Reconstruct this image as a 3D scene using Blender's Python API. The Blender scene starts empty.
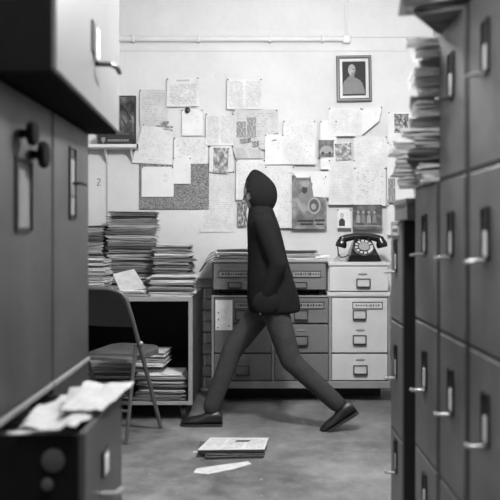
import bpy, bmesh, math, random
from mathutils import Vector, Matrix

R = math.radians
F, CX, HY, H = 700.0, 258.0, 236.0, 1.193      # focal length in pixels, horizon point, eye height

scene = bpy.context.scene
C = scene.collection

# ------------------------------------------------------------------ camera, world, exposure, lights
cam_d = bpy.data.cameras.new('camera')
cam = bpy.data.objects.new('camera', cam_d)
C.objects.link(cam)
cam.location = (0, 0, H)
cam.rotation_euler = (R(90), 0, 0)
cam_d.sensor_width = 36.0
cam_d.lens = F / 500.0 * 36.0
cam_d.shift_x = (250 - CX) / 500.0
cam_d.shift_y = (HY - 250) / 500.0
cam_d.clip_start = 0.05
cam_d.dof.use_dof = True
cam_d.dof.focus_distance = 4.9
cam_d.dof.aperture_fstop = 2.2
scene.camera = cam

w = bpy.data.worlds.new('world')
scene.world = w
w.use_nodes = True
w.node_tree.nodes['Background'].inputs[0].default_value = (0.5, 0.5, 0.5, 1)
w.node_tree.nodes['Background'].inputs[1].default_value = 0.035

vs = scene.view_settings
vs.view_transform = 'Standard'
vs.look = 'None'
vs.gamma = 1.0
vs.use_curve_mapping = False
vs.exposure = 0.7

PENDANT = (0.36, 3.0, 2.45)
GLOBE_RADIANCE = 270.0
FILL_POS = (-0.02, 1.1, 3.17)  # added fill lamp that brightens the right-hand papers and upper cabinet fronts
FILL_POWER = 26.0

# ------------------------------------------------------------------ materials
MATS = {}


def g4(v):
    return (v, v, v, 1)


class NT:
    """tiny node helper"""
    def __init__(self, name):
        self.m = bpy.data.materials.new(name)
        self.m.use_nodes = True
        self.t = self.m.node_tree
        self.b = self.t.nodes['Principled BSDF']

    def n(self, typ, **kw):
        nd = self.t.nodes.new(typ)
        for k, v in kw.items():
            setattr(nd, k, v)
        return nd

    def put(self, sock, v):
        if isinstance(v, (int, float)):
            sock.default_value = v
        elif isinstance(v, tuple):
            sock.default_value = v
        else:
            self.t.links.new(v, sock)

    def math(self, op, a, b=0.0, c=None):
        nd = self.n('ShaderNodeMath', operation=op)
        self.put(nd.inputs[0], a)
        self.put(nd.inputs[1], b)
        if c is not None:
            self.put(nd.inputs[2], c)
        return nd.outputs[0]

    def mix(self, f, a, b):
        nd = self.n('ShaderNodeMix', data_type='RGBA')
        self.put(nd.inputs[0], f)
        self.put(nd.inputs[6], a)
        self.put(nd.inputs[7], b)
        return nd.outputs[2]

    def ramp(self, f, stops):
        nd = self.n('ShaderNodeValToRGB')
        self.put(nd.inputs[0], f)
        el = nd.color_ramp.elements
        while len(el) < len(stops):
            el.new(0.5)
        for e, (p, v) in zip(el, stops):
            e.position = p
            e.color = g4(v)
        return nd.outputs[0]

    def noise(self, scale, detail=4.0, rough=0.6, vec=None):
        nd = self.n('ShaderNodeTexNoise')
        nd.inputs['Scale'].default_value = scale
        nd.inputs['Detail'].default_value = detail
        nd.inputs['Roughness'].default_value = rough
        if vec is not None:
            self.t.links.new(vec, nd.inputs['Vector'])
        return nd.outputs[0]

    def coord(self, what='Object'):
        return self.n('ShaderNodeTexCoord').outputs[what]

    def geo(self):
        return self.n('ShaderNodeNewGeometry').outputs['Position']

    def bump(self, h, strength=0.2, dist=0.01):
        nd = self.n('ShaderNodeBump')
        nd.inputs['Strength'].default_value = strength
        nd.inputs['Distance'].default_value = dist
        self.t.links.new(h, nd.inputs['Height'])
        self.t.links.new(nd.outputs[0], self.b.inputs['Normal'])

    def done(self, col, rough=0.6, metal=0.0, spec=0.5):
        self.put(self.b.inputs['Base Color'], col)
        self.put(self.b.inputs['Roughness'], rough)
        self.b.inputs['Metallic'].default_value = metal
        self.b.inputs['Specular IOR Level'].default_value = spec
        MATS[self.m.name] = self.m
        return self.m


def painted(name, v, var=0.25, rough=0.45, scale=3.0, spec=0.5, chips=True):
    t = NT(name)
    p = t.geo()
    a = t.noise(scale, 6, 0.65, p)
    col = t.ramp(a, [(0.3, v * (1 - var)), (0.7, v * (1 + var))])
    if chips:
        s = t.noise(90, 3, 0.7, p)
        col = t.mix(t.math('GREATER_THAN', s, 0.72), col, g4(v * 0.35))
    t.bump(t.noise(45, 3, 0.6, p), 0.08, 0.004)
    return t.done(col, rough, 0.0, spec)


def plain(name, v, rough=0.5, metal=0.0, spec=0.5):
    t = NT(name)
    a = t.noise(20, 3, 0.6, t.geo())
    return t.done(t.ramp(a, [(0.3, v * 0.88), (0.7, v * 1.12)]), rough, metal, spec)


def stained_paper(name, lo, hi):
    """paper whose tone differs from one sheaf to the next"""
    t = NT(name)
    r = t.n('ShaderNodeObjectInfo').outputs['Random']
    base = t.ramp(r, [(0.0, lo), (1.0, hi)])
    z = t.n('ShaderNodeSeparateXYZ')
    t.t.links.new(t.geo(), z.inputs[0])
    cm = t.n('ShaderNodeCombineXYZ')
    t.put(cm.inputs[2], t.math('MULTIPLY', z.outputs[2], 420.0))
    t.put(cm.inputs[0], t.math('MULTIPLY', z.outputs[0], 6.0))
    t.put(cm.inputs[1], t.math('MULTIPLY', z.outputs[1], 6.0))
    lay = t.noise(1.0, 2, 0.6, cm.outputs[0])
    col = t.mix(t.math('MULTIPLY', t.math('GREATER_THAN', lay, 0.56), 0.45), base, g4(lo * 0.35))
    return t.done(col, 0.85, 0, 0.2)


def text_mat(name, paper, ink, lines, words, seed, cols=1, header=False, dens=0.3, wear=0.12):
    t = NT(name)
    uv = t.n('ShaderNodeUVMap').outputs[0]
    s = t.n('ShaderNodeSeparateXYZ')
    t.t.links.new(uv, s.inputs[0])
    u, v = s.outputs[0], s.outputs[1]
    vl = t.math('MULTIPLY', v, float(lines))
    row = t.math('FLOOR', vl)
    inrow = t.math('LESS_THAN', t.math('FRACT', vl), 0.5)
    wn = t.n('ShaderNodeTexWhiteNoise', noise_dimensions='2D')
    cm = t.n('ShaderNodeCombineXYZ')
    t.put(cm.inputs[0], t.math('FLOOR', t.math('ADD', t.math('MULTIPLY', u, float(words)), seed * 0.37)))
    t.put(cm.inputs[1], t.math('ADD', row, seed * 3.1))
    t.t.links.new(cm.outputs[0], wn.inputs['Vector'])
    word = t.math('GREATER_THAN', wn.outputs[0], dens)
    uc = t.math('FRACT', t.math('MULTIPLY', u, float(cols)))
    mg = 0.09
    m = t.math('MULTIPLY', t.math('GREATER_THAN', uc, mg), t.math('LESS_THAN', uc, 1 - mg))
    top = 0.80 if header else 0.92
    m = t.math('MULTIPLY', m, t.math('MULTIPLY', t.math('GREATER_THAN', v, 0.07), t.math('LESS_THAN', v, top)))
    m = t.math('MULTIPLY', m, t.math('MULTIPLY', inrow, word))
    if header:
        hb = t.math('MULTIPLY', t.math('GREATER_THAN', v, 0.88), t.math('LESS_THAN', v, 0.94))
        hb = t.math('MULTIPLY', hb, t.math('MULTIPLY', t.math('GREATER_THAN', u, 0.3), t.math('LESS_THAN', u, 0.72)))
        m = t.math('MAXIMUM', m, hb)
    pap = t.ramp(t.noise(9, 5, 0.65, t.geo()), [(0.3, paper * (1 - wear)), (0.7, min(0.92, paper * (1 + wear)))])
    return t.done(t.mix(t.math('MULTIPLY', m, 0.42), pap, g4(ink)), 0.85, 0, 0.2)


def photo_mat(name, lo, hi, scale=4.0, seed=0.0):
    t = NT(name)
    uv = t.n('ShaderNodeUVMap').outputs[0]
    mp = t.n('ShaderNodeMapping')
    mp.inputs['Location'].default_value = (seed, seed * 1.7, 0)
    t.t.links.new(uv, mp.inputs[0])
    a = t.noise(scale, 4, 0.6, mp.outputs[0])
    return t.done(t.ramp(a, [(0.38, lo), (0.52, (lo + hi) / 2.4), (0.62, hi)]), 0.5, 0, 0.4)


def wall_mat(name, v):
    t = NT(name)
    p = t.geo()
    a = t.noise(1.3, 6, 0.6, p)
    col = t.ramp(a, [(0.3, v * 0.88), (0.7, v * 1.06)])
    b = t.noise(26, 5, 0.7, p)
    col = t.mix(t.math('GREATER_THAN', b, 0.71), col, g4(v * 0.45))
    cr = t.noise(5, 8, 0.75, p)
    thin = t.math('LESS_THAN', t.math('ABSOLUTE', t.math('SUBTRACT', cr, 0.5)), 0.0025)
    col = t.mix(t.math('MULTIPLY', thin, 0.3), col, g4(v * 0.4))
    t.bump(t.noise(30, 6, 0.7, p), 0.12, 0.006)
    return t.done(col, 0.75, 0, 0.25)


def floor_mat(name, v):
    t = NT(name)
    p = t.geo()
    a = t.noise(1.6, 7, 0.65, p)
    b = t.noise(9, 6, 0.7, p)
    f = t.math('ADD', t.math('MULTIPLY', a, 0.65), t.math('MULTIPLY', b, 0.35))
    col = t.ramp(f, [(0.36, v * 0.45), (0.5, v), (0.62, v * 1.6)])
    sp = t.noise(70, 2, 0.5, p)
    col = t.mix(t.math('GREATER_THAN', sp, 0.73), col, g4(v * 0.4))
    fl = t.noise(38, 2, 0.5, p)
    col = t.mix(t.math('GREATER_THAN', fl, 0.735), col, g4(v * 2.2))
    t.bump(b, 0.15, 0.006)
    return t.done(col, t.ramp(b, [(0.3, 0.38), (0.7, 0.62)]), 0, 0.4)


def grain_mat(name, lo, hi, scale):
    t = NT(name)
    p = t.geo()
    a = t.noise(scale, 2, 0.8, p)
    t.bump(a, 0.3, 0.003)
    return t.done(t.ramp(a, [(0.35, lo), (0.65, hi)]), 0.9, 0, 0.1)


def emit_mat(name, v, strength):
    t = NT(name)
    t.b.inputs['Emission Color'].default_value = g4(v)
    t.b.inputs['Emission Strength'].default_value = strength
    return t.done(g4(0.8), 0.5)


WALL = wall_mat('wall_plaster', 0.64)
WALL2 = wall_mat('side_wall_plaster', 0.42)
CEIL = wall_mat('ceiling_plaster', 0.5)
FLOOR = floor_mat('worn_concrete', 0.18)
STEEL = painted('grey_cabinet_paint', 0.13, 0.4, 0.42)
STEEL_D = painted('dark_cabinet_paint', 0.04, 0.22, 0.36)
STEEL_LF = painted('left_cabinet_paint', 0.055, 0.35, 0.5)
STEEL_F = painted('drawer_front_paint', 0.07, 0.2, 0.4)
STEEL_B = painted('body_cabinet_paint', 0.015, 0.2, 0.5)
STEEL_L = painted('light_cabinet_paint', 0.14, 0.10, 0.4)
CHEST = painted('chest_paint', 0.24, 0.14, 0.42)
CHEST_L = painted('pale_chest_paint', 0.55, 0.10, 0.42)
CHEST_M = painted('grey_and_shaded_chest', 0.15, 0.14, 0.45)  # plain grey parts; on the left chest drawers also the painted shade
TRIM_W = painted('white_trim_paint', 0.62, 0.1, 0.5)
DARK = plain('black_metal_and_shade', 0.02, 0.6)  # black metal and print; doubles as painted shade on plinth and cart back
IRON = plain('dark_iron', 0.035, 0.35, 0.3)
CHROME = plain('worn_chrome', 0.36, 0.45, 0.5)
BAKE = plain('black_bakelite', 0.012, 0.18)
CARD = plain('cream_card', 0.75, 0.8, 0, 0.2)
MATTE = plain('matte_black_and_shade', 0.012, 0.95, 0, 0.08)  # black knobs; painted shade on the overhead cabinet end and drawer side
LCARD = plain('aged_card', 0.2, 0.8, 0, 0.2)
WHITEP = plain('white_paper', 0.74, 0.85, 0, 0.2)
DRAWP = plain('soft_white_paper', 0.42, 0.9, 0, 0.2)
SCRAP = plain('floor_scrap_paper', 0.6, 0.85, 0, 0.2)
GREYP = plain('grey_paper', 0.45, 0.85, 0, 0.2)
NEWS = stained_paper('newsprint_sheaves', 0.16, 0.62)
NEWSD = stained_paper('dark_folder_sheaves', 0.07, 0.34)
BRIGHTP = plain('bright_page_edges', .82, .85, 0, .2)
NEWSL = stained_paper('pale_sheaves', 0.5, 0.85)
WOOD = painted('dark_frame_wood', 0.05, 0.4, 0.4, 20)
CORK = grain_mat('cork', 0.07, 0.36, 130)
CHAIRM = painted('chair_enamel', 0.035, 0.2, 0.35)
CHAIRT = painted('chair_tube_enamel', 0.10, 0.2, 0.3)
SEATM = painted('chair_seat_wood', 0.11, 0.3, 0.4, 9)
CARTM = painted('cart_steel', 0.06, 0.25, 0.45)
CARTL = painted('cart_edge_steel', 0.3, 0.15, 0.45)
RUBBER = plain('rubber', 0.03, 0.7)
BRICKM = painted('painted_brick', 0.30, 0.2, 0.7)
COAT = plain('dark_wool', 0.012, 0.95, 0, 0.1)
TROUS = plain('grey_flannel', 0.05, 0.95, 0, 0.1)
SKIN = plain('skin_tone', 0.25, 0.6)
HAIR = plain('dark_hair', 0.012, 0.6)
LEATHER = plain('dark_leather', 0.015, 0.4)
FILL_GLASS = emit_mat('fill_lamp_glass', 1.0, 8.0)
GLOBE = emit_mat('opal_globe', 1.0, GLOBE_RADIANCE)

# ------------------------------------------------------------------ mesh helpers
WM = {}


def P(px, py, d):
    return Vector(((px - CX) * d / F, d, H + (HY - py) * d / F))


def box(bm, x0, x1, y0, y1, z0, z1, bev=0.0, M=None, seg=1):
    r = bmesh.ops.create_cube(bm, size=1.0)
    vv = r['verts']
    for v in vv:
        v.co = Vector(((x0 + x1) / 2 + v.co.x * (x1 - x0), (y0 + y1) / 2 + v.co.y * (y1 - y0), (z0 + z1) / 2 + v.co.z * (z1 - z0)))
    if bev > 0:
        es = list({e for v in vv for e in v.link_edges})
        rr = bmesh.ops.bevel(bm, geom=es, offset=bev, segments=seg, affect='EDGES', profile=0.5)
        vv = [v for v in rr['verts']] if rr['verts'] else vv
        vv = list({v for f in rr['faces'] for v in f.verts} | set(v for v in vv if v.is_valid))
    if M is not None:
        for v in vv:
            if v.is_valid:
                v.co = M @ v.co
    return vv


def bevel_box_mesh(x0, x1, y0, y1, z0, z1, bev=0.003, M=None):
    bm = bmesh.new()
    box(bm, x0, x1, y0, y1, z0, z1, bev)
    if M is not None:
        bm.transform(M)
    return bm


def tube(bm, pts, r, n=10, cap=True):
    pts = [Vector(p) for p in pts]
    rr = r if isinstance(r, (list, tuple)) else [r] * len(pts)
    rings = []
    up = None
    for i, p in enumerate(pts):
        if i == 0:
            t = pts[1] - p
        elif i == len(pts) - 1:
            t = p - pts[i - 1]
        else:
            t = (pts[i + 1] - p).normalized() + (p - pts[i - 1]).normalized()
        t.normalize()
        if up is None:
            up = t.orthogonal().normalized()
        else:
            up = (up - t * up.dot(t))
            up = up.normalized() if up.length > 1e-6 else t.orthogonal().normalized()
        s = t.cross(up)
        ring = []
        for k in range(n):
            a = 2 * math.pi * k / n
            ring.append(bm.verts.new(p + (up * math.cos(a) + s * math.sin(a)) * rr[i]))
        rings.append(ring)
    for a, b in zip(rings, rings[1:]):
        for k in range(n):
            bm.faces.new((a[k], a[(k + 1) % n], b[(k + 1) % n], b[k]))
    if cap:
        bm.faces.new(rings[0][::-1])
        bm.faces.new(rings[-1])


def loft(bm, rings, cap=True):
    """rings: list of lists of points, same count"""
    rv = [[bm.verts.new(p) for p in ring] for ring in rings]
    n = len(rv[0])
    for a, b in zip(rv, rv[1:]):
        for k in range(n):
            bm.faces.new((a[k], a[(k + 1) % n], b[(k + 1) % n], b[k]))
    if cap:
        bm.faces.new(rv[0][::-1])
        bm.faces.new(rv[-1])


def lathe(bm, prof, n=20, M=None):
    """prof: (r, z) pairs; revolve about z"""
    rings = [[Vector((max(r, 1e-4) * math.cos(2 * math.pi * k / n), max(r, 1e-4) * math.sin(2 * math.pi * k / n), z)) for k in range(n)] for r, z in prof]
    if M is not None:
        rings = [[M @ p for p in ring] for ring in rings]
    loft(bm, rings)


def ellipsoid(bm, c, rx, ry, rz, n=16, M=None):
    r = bmesh.ops.create_uvsphere(bm, u_segments=n, v_segments=n // 2 + 2, radius=1.0)
    for v in r['verts']:
        q = Vector((v.co.x * rx, v.co.y * ry, v.co.z * rz))
        if M is not None:
            q = M @ q
        v.co = q + Vector(c)


def prism(bm, pts, y0, y1, M=None):
    """polygon given in (x, z), extruded from y0 to y1"""
    a = [Vector((p[0], y0, p[1])) for p in pts]
    b = [Vector((p[0], y1, p[1])) for p in pts]
    if M is not None:
        a = [M @ q for q in a]
        b = [M @ q for q in b]
    loft(bm, [a, b])


def finish(o, smooth=False, angle=35):
    if smooth:
        for p in o.data.polygons:
            p.use_smooth = True
        try:
            o.data.set_sharp_from_angle(angle=R(angle))
        except Exception:
            pass


def obj(name, bm, mat, parent=None, smooth=False, angle=35):
    """bm in world coordinates -> one mesh object, local to its parent or to its own base"""
    bmesh.ops.recalc_face_normals(bm, faces=bm.faces)
    me = bpy.data.meshes.new(name)
    if parent is None:
        xs = [v.co for v in bm.verts]
        base = Vector(((min(v.x for v in xs) + max(v.x for v in xs)) / 2,
                       (min(v.y for v in xs) + max(v.y for v in xs)) / 2, min(v.z for v in xs)))
        W = Matrix.Translation(base)
    else:
        W = WM[parent.name]
    bm.transform(W.inverted())
    bm.to_mesh(me)
    bm.free()
    me.materials.append(mat)
    o = bpy.data.objects.new(name, me)
    C.objects.link(o)
    if parent is None:
        o.location = base
    else:
        o.parent = parent
    WM[o.name] = W
    finish(o, smooth, angle)
    return o


def tag(o, label=None, cat=None, group=None, kind=None):
    if label:
        o['label'] = label
    if cat:
        o['category'] = cat
    if group:
        o['group'] = group
    if kind:
        o['kind'] = kind
    return o


def thing(name, label, cat, loc, rz=0.0, group=None):
    o = bpy.data.objects.new(name, None)
    o.empty_display_size = 0.05
    C.objects.link(o)
    o.location = loc
    o.rotation_euler = (0, 0, rz)
    WM[o.name] = Matrix.Translation(Vector(loc)) @ Matrix.Rotation(rz, 4, 'Z')
    return tag(o, label, cat, group)


def struct(name, bm, mat, parent=None):
    o = obj(name, bm, mat, parent)
    o['kind'] = 'structure'
    return o


def single(name, bm, mat, label, cat, group=None, smooth=False, angle=35):
    return tag(obj(name, bm, mat, None, smooth, angle), label, cat, group)


# ------------------------------------------------------------------ the room
YB = 5.40
XL, XR, YN, ZC = -1.75, 1.35, -1.6, 3.3

bm = bmesh.new(); box(bm, XL - .1, XR + .1, YN - .1, YB + .1, -0.1, 0); struct('floor', bm, FLOOR)
bm = bmesh.new(); box(bm, XL - .1, XR + .1, YN - .1, YB + .1, ZC, ZC + .1); struct('ceiling', bm, CEIL)
bm = bmesh.new(); box(bm, XL - .1, XR + .1, YB, YB + .1, 0, ZC); wall_back = struct('wall_back', bm, WALL)
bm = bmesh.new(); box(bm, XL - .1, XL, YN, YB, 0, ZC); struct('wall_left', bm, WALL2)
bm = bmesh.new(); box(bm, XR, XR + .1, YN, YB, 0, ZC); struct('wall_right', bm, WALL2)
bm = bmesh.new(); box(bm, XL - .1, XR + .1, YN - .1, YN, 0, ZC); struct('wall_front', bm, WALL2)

# picture-rail ledge and the batten seam on the back wall
bm = bmesh.new(); box(bm, XL, XR, YB - .008, YB + .01, 2.618, 2.632, .002); struct('trim_1', bm, WALL)
bm = bmesh.new(); box(bm, -1.172, -1.158, YB - .006, YB + .01, 0.9, 1.86, .002); struct('trim_2', bm, WALL2)
bm = bmesh.new(); box(bm, .70, XR, YB - .010, YB + .01, 2.725, 2.735, .002); struct('trim_3', bm, WALL)

# painted bricks that show between the cart and the chests
brick_me = None
for row in range(10):
    for k in range(2):
        z0 = 0.03 + row * 0.085
        x0 = -0.62 + k * 0.215 + (0.1 if row % 2 else 0)
        bm = bevel_box_mesh(x0, x0 + .205, YB - .022, YB + .01, z0, z0 + .075, .004)
        if brick_me is None:
            o = obj('brick', bm, BRICKM, wall_back)
            brick_me = (o.data, x0, z0)
        else:
            bm.free()
            o = bpy.data.objects.new('brick', brick_me[0])
            C.objects.link(o)
            o.parent = wall_back
            o.location = (x0 - brick_me[1], 0, z0 - brick_me[2])

# conduit pipe along the top of the back wall
pt = thing('conduit_pipe', 'painted pipe running along the top of the rear wall and turning upward', 'pipe', (0, YB, 2.7))
zp = H + (HY - 40) * YB / F
xp = (346 - CX) * YB / F
bm = bmesh.new(); tube(bm, [(XL, YB - .028, zp), (xp - .02, YB - .028, zp)], .021, 12); obj('pipe', bm, TRIM_W, pt, True)
bm = bmesh.new(); tube(bm, [(xp, YB - .02, zp), (xp, YB - .02, ZC)], .011, 10); obj('riser', bm, TRIM_W, pt, True)
bm = bmesh.new(); box(bm, xp - .03, xp + .03, YB - .05, YB, zp - .035, zp + .03, .008); obj('elbow_box', bm, TRIM_W, pt)
for px in (134, 199, 270, 322):
    x = (px - CX) * YB / F
    bm = bmesh.new(); box(bm, x - .009, x + .009, YB - .053, YB, zp - .028, zp + .028, .004); obj('bracket', bm, TRIM_W, pt)

# ------------------------------------------------------------------ lamps (pendant above the frame, unseen fill lamp added)
lt = thing('pendant_lamp', 'opal globe lamp hanging above the telephone corner', 'lamp', PENDANT)
px_, py_, pz_ = PENDANT
bm = bmesh.new(); ellipsoid(bm, PENDANT, .11, .11, .11, 24); obj('globe', bm, GLOBE, lt, True)
bm = bmesh.new(); lathe(bm, [(.05, .105), (.055, .12), (.03, .15), (.012, .17)], 20, Matrix.Translation(PENDANT)); obj('cap', bm, IRON, lt, True)
bm = bmesh.new(); tube(bm, [(px_, py_, pz_ + .165), (px_, py_, ZC)], .005, 8); obj('cord', bm, RUBBER, lt, True)

t2 = thing('fill_lamp', 'unseen strip lamp added on the ceiling as fill light', 'lamp', FILL_POS)  # lamp added as fill, out of view
bm = bmesh.new(); box(bm, FILL_POS[0] - .08, FILL_POS[0] + .08, FILL_POS[1] - .6, FILL_POS[1] + .6, FILL_POS[2] + .03, ZC, .01); obj('housing', bm, TRIM_W, t2)
bm = bmesh.new(); tube(bm, [(FILL_POS[0], FILL_POS[1] - .57, FILL_POS[2] + .01), (FILL_POS[0], FILL_POS[1] + .57, FILL_POS[2] + .01)], .014, 12); obj('tube', bm, FILL_GLASS, t2, True)
ld = bpy.data.lights.new('fill_light', 'AREA')
ld.shape = 'RECTANGLE'; ld.size = 0.12; ld.size_y = 1.1; ld.energy = FILL_POWER
lo = bpy.data.objects.new('fill_light', ld); C.objects.link(lo)
lo.parent = t2; lo.location = (0, 0, -0.03)


# ------------------------------------------------------------------ tall filing cabinets along the aisle
def fittings(dr, xf, s, yc, zc, hh, wy, lever=True, lz=None, card=1.0, lmat=None, reach=.042, cmat=None):
    """label holder, card and lever on a drawer front at x = xf facing direction s"""
    def bx(x0, x1, *a):
        return (min(xf + s * x0, xf + s * x1), max(xf + s * x0, xf + s * x1)) + a
    bm = bmesh.new()
    t = .005
    for (y0, y1, z0, z1) in ((yc - wy / 2, yc - wy / 2 + t, zc - hh / 2, zc + hh / 2), (yc + wy / 2 - t, yc + wy / 2, zc - hh / 2, zc + hh / 2),
                             (yc - wy / 2, yc + wy / 2, zc - hh / 2, zc - hh / 2 + t), (yc - wy / 2, yc + wy / 2, zc + hh / 2 - t, zc + hh / 2)):
        box(bm, *bx(-.002, .007, y0, y1, z0, z1))
    box(bm, *bx(-.002, .0015, yc - wy / 2, yc + wy / 2, zc - hh / 2, zc + hh / 2))
    obj('label_holder', bm, IRON, dr)
    bm = bevel_box_mesh(*bx(.001, .0035, yc - wy * .32, yc + wy * .32, zc - hh * .44, zc - hh * .44 + hh * .78 * card), bev=.0004)
    obj('label_card', bm, cmat or CARD, dr)
    if lever:
        z = zc - hh / 2 - .004 if lz is None else lz
        bm = bmesh.new()
        tube(bm, [(xf, yc, z), (xf + s * reach * .7, yc, z), (xf + s * reach, yc + .012, z - .003), (xf + s * reach, yc + .035, z - .004)], .0055, 8)
        obj('handle', bm, lmat or CHROME, dr, True)


def tall_cabinet(label, xf, s, y0, y1, zs, group, front=STEEL, card=.62, skip=(), lm=None, slot_h=.135, slot_w=.055, body=STEEL_B, depth=.58):
    t = thing('filing_cabinet', label, 'cabinet', (xf - s * depth / 2, (y0 + y1) / 2, 0), 0, group)
    xb = xf - s * .004
    bm = bmesh.new()
    xe = xf - s * depth
    top = zs[-1]
    box(bm, min(xb, xe), max(xb, xe), y0 + .001, y1 - .001, 0.0, top, .002)
    obj('body', bm, body, t)
    for i, (z0, z1) in enumerate(zip(zs, zs[1:])):
        bm = bevel_box_mesh(min(xf, xb - s * .012), max(xf, xb - s * .012), y0 + .022, y1 - .022, z0 + .005, z1 - .005, .004)
        d = obj('drawer', bm, front, t)
        if i in skip:
            continue
        fittings(d, xf, s, (y0 + y1) / 2, (z0 + z1) / 2 + .07, slot_h, slot_w, True, None, card, (lm or {}).get(i))
    return t


XRF = .585
ROWS = [0.03, .42, .888, 1.372, 1.847]
G_R = 'filing cabinets along the right side of the aisle'
tall_cabinet('tall grey filing cabinet nearest on the right, cut by the picture edge', XRF, -1, 1.63, 1.959, ROWS + [], G_R)
tall_cabinet('tall grey filing cabinet with a slanted paper heap on its top', XRF, -1, 1.959, 2.275, ROWS, G_R, lm={3: IRON})
tall_cabinet('shorter grey filing cabinet carrying a high leaning pile of papers', XRF, -1, 2.275, 2.625, ROWS[:4], G_R)
r0 = tall_cabinet('narrow filing cabinet farthest on the right, beside the dark gap', XRF, -1, 2.824, 3.10, [.03, .356, .83, 1.255], G_R, front=CHEST_M, slot_w=.05)
bm = bevel_box_mesh(XRF - .004, XRF + .001, 2.90, 3.03, 1.195, 1.235, .001)
plate = obj('name_plate', bm, CHEST_L, r0)
for k in range(4):
    bm = bmesh.new(); box(bm, XRF - .0055, XRF - .003, 2.915 + k * .027, 2.93 + k * .027, 1.208 + (k % 2) * .003, 1.224); obj('printed_mark', bm, DARK, plate)

XLF = -.678
G_L = 'filing cabinets along the left side of the aisle'
# second left cabinet: tall upper door, low drawer
lc2 = thing('filing_cabinet', 'grey metal cabinet at the left with a long narrow card slot in its door', 'cabinet', (XLF - .3, 2.56, 0), 0, G_L)
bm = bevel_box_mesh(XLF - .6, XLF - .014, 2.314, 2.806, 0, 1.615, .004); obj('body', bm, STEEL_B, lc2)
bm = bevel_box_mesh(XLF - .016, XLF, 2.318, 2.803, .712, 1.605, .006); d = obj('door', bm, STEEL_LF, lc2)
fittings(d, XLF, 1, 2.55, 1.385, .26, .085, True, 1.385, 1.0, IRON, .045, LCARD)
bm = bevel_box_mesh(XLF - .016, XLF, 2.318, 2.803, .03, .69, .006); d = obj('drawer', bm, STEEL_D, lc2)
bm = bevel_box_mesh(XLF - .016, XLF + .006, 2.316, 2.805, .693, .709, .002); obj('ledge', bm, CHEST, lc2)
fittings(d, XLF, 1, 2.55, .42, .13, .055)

# first left cabinet: tall door with knobs above an open drawer
lc1 = thing('filing_cabinet', 'nearest grey metal cabinet at the left with round dark knobs and an open drawer', 'cabinet', (XLF - .3, 2.06, 0), 0, G_L)
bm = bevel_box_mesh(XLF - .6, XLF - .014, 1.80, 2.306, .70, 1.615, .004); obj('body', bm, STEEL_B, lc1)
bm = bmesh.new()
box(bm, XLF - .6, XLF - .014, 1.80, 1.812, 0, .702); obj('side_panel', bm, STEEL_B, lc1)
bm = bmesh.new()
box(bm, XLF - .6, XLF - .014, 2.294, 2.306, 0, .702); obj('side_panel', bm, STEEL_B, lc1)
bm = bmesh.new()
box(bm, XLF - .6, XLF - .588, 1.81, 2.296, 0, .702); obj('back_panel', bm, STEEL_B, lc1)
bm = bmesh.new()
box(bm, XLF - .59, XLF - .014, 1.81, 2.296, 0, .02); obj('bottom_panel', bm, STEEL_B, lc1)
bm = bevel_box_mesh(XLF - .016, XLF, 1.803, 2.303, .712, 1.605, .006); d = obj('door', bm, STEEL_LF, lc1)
bm = bevel_box_mesh(XLF - .016, XLF + .006, 1.801, 2.305, .693, .709, .002); obj('ledge', bm, CHEST, lc1)
fittings(d, XLF, 1, 2.02, 1.31, .21, .14, False, cmat=LCARD)
for (yy, zz, rr) in ((1.995, 1.485, .036), (2.10, 1.437, .042)):
    Mx = Matrix.Translation((XLF, yy, zz)) @ Matrix.Rotation(R(90), 4, 'Y')
    bm = bmesh.new(); lathe(bm, [(.016, -.004), (.012, .012), (.012, .02), (rr * .9, .026), (rr, .036), (rr * .85, .046), (0, .05)], 20, Mx)
    obj('knob', bm, MATTE, d, True)
# the open drawer: tray with front panel
XD = -.447
bm = bmesh.new(); box(bm, XLF - .3, XD - .014, 1.815, 1.827, .06, .675); dr = obj('drawer', bm, MATTE, lc1)  # near side coloured black in place of shade
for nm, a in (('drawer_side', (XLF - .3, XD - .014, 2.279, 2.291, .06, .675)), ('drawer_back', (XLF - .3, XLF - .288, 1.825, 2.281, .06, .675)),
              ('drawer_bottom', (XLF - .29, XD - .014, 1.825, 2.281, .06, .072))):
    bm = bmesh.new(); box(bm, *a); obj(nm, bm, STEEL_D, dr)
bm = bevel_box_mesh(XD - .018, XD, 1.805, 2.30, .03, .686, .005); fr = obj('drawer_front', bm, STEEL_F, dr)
fb = bmesh.new(); box(fb, XD - .001, XD + .007, 2.0, 2.07, .50, .575, .002); obj('label_holder', fb, IRON, dr)
fb = bmesh.new(); box(fb, XD + .006, XD + .009, 2.01, 2.06, .505, .56, .001); obj('label_card', fb, CARD, dr)
fb = bmesh.new(); tube(fb, [(XD, 2.0, .455), (XD + .035, 2.0, .455), (XD + .04, 2.02, .45), (XD + .04, 2.08, .44)], .009, 8); obj('handle', fb, CHROME, dr, True)
for (xx, zz, rr) in ((-.53, .612, .03), (-.545, .55, .016)):
    Mx = Matrix.Translation((xx, 1.8155, zz)) @ Matrix.Rotation(R(90), 4, 'X')
    fb = bmesh.new(); lathe(fb, [(rr, -.003), (rr, .008), (rr * .7, .012), (rr * .3, .013), (0, .013)], 18, Mx); obj('side_disc', fb, STEEL_F, dr, True)  # discs added for a pale blob on the drawer side

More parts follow.
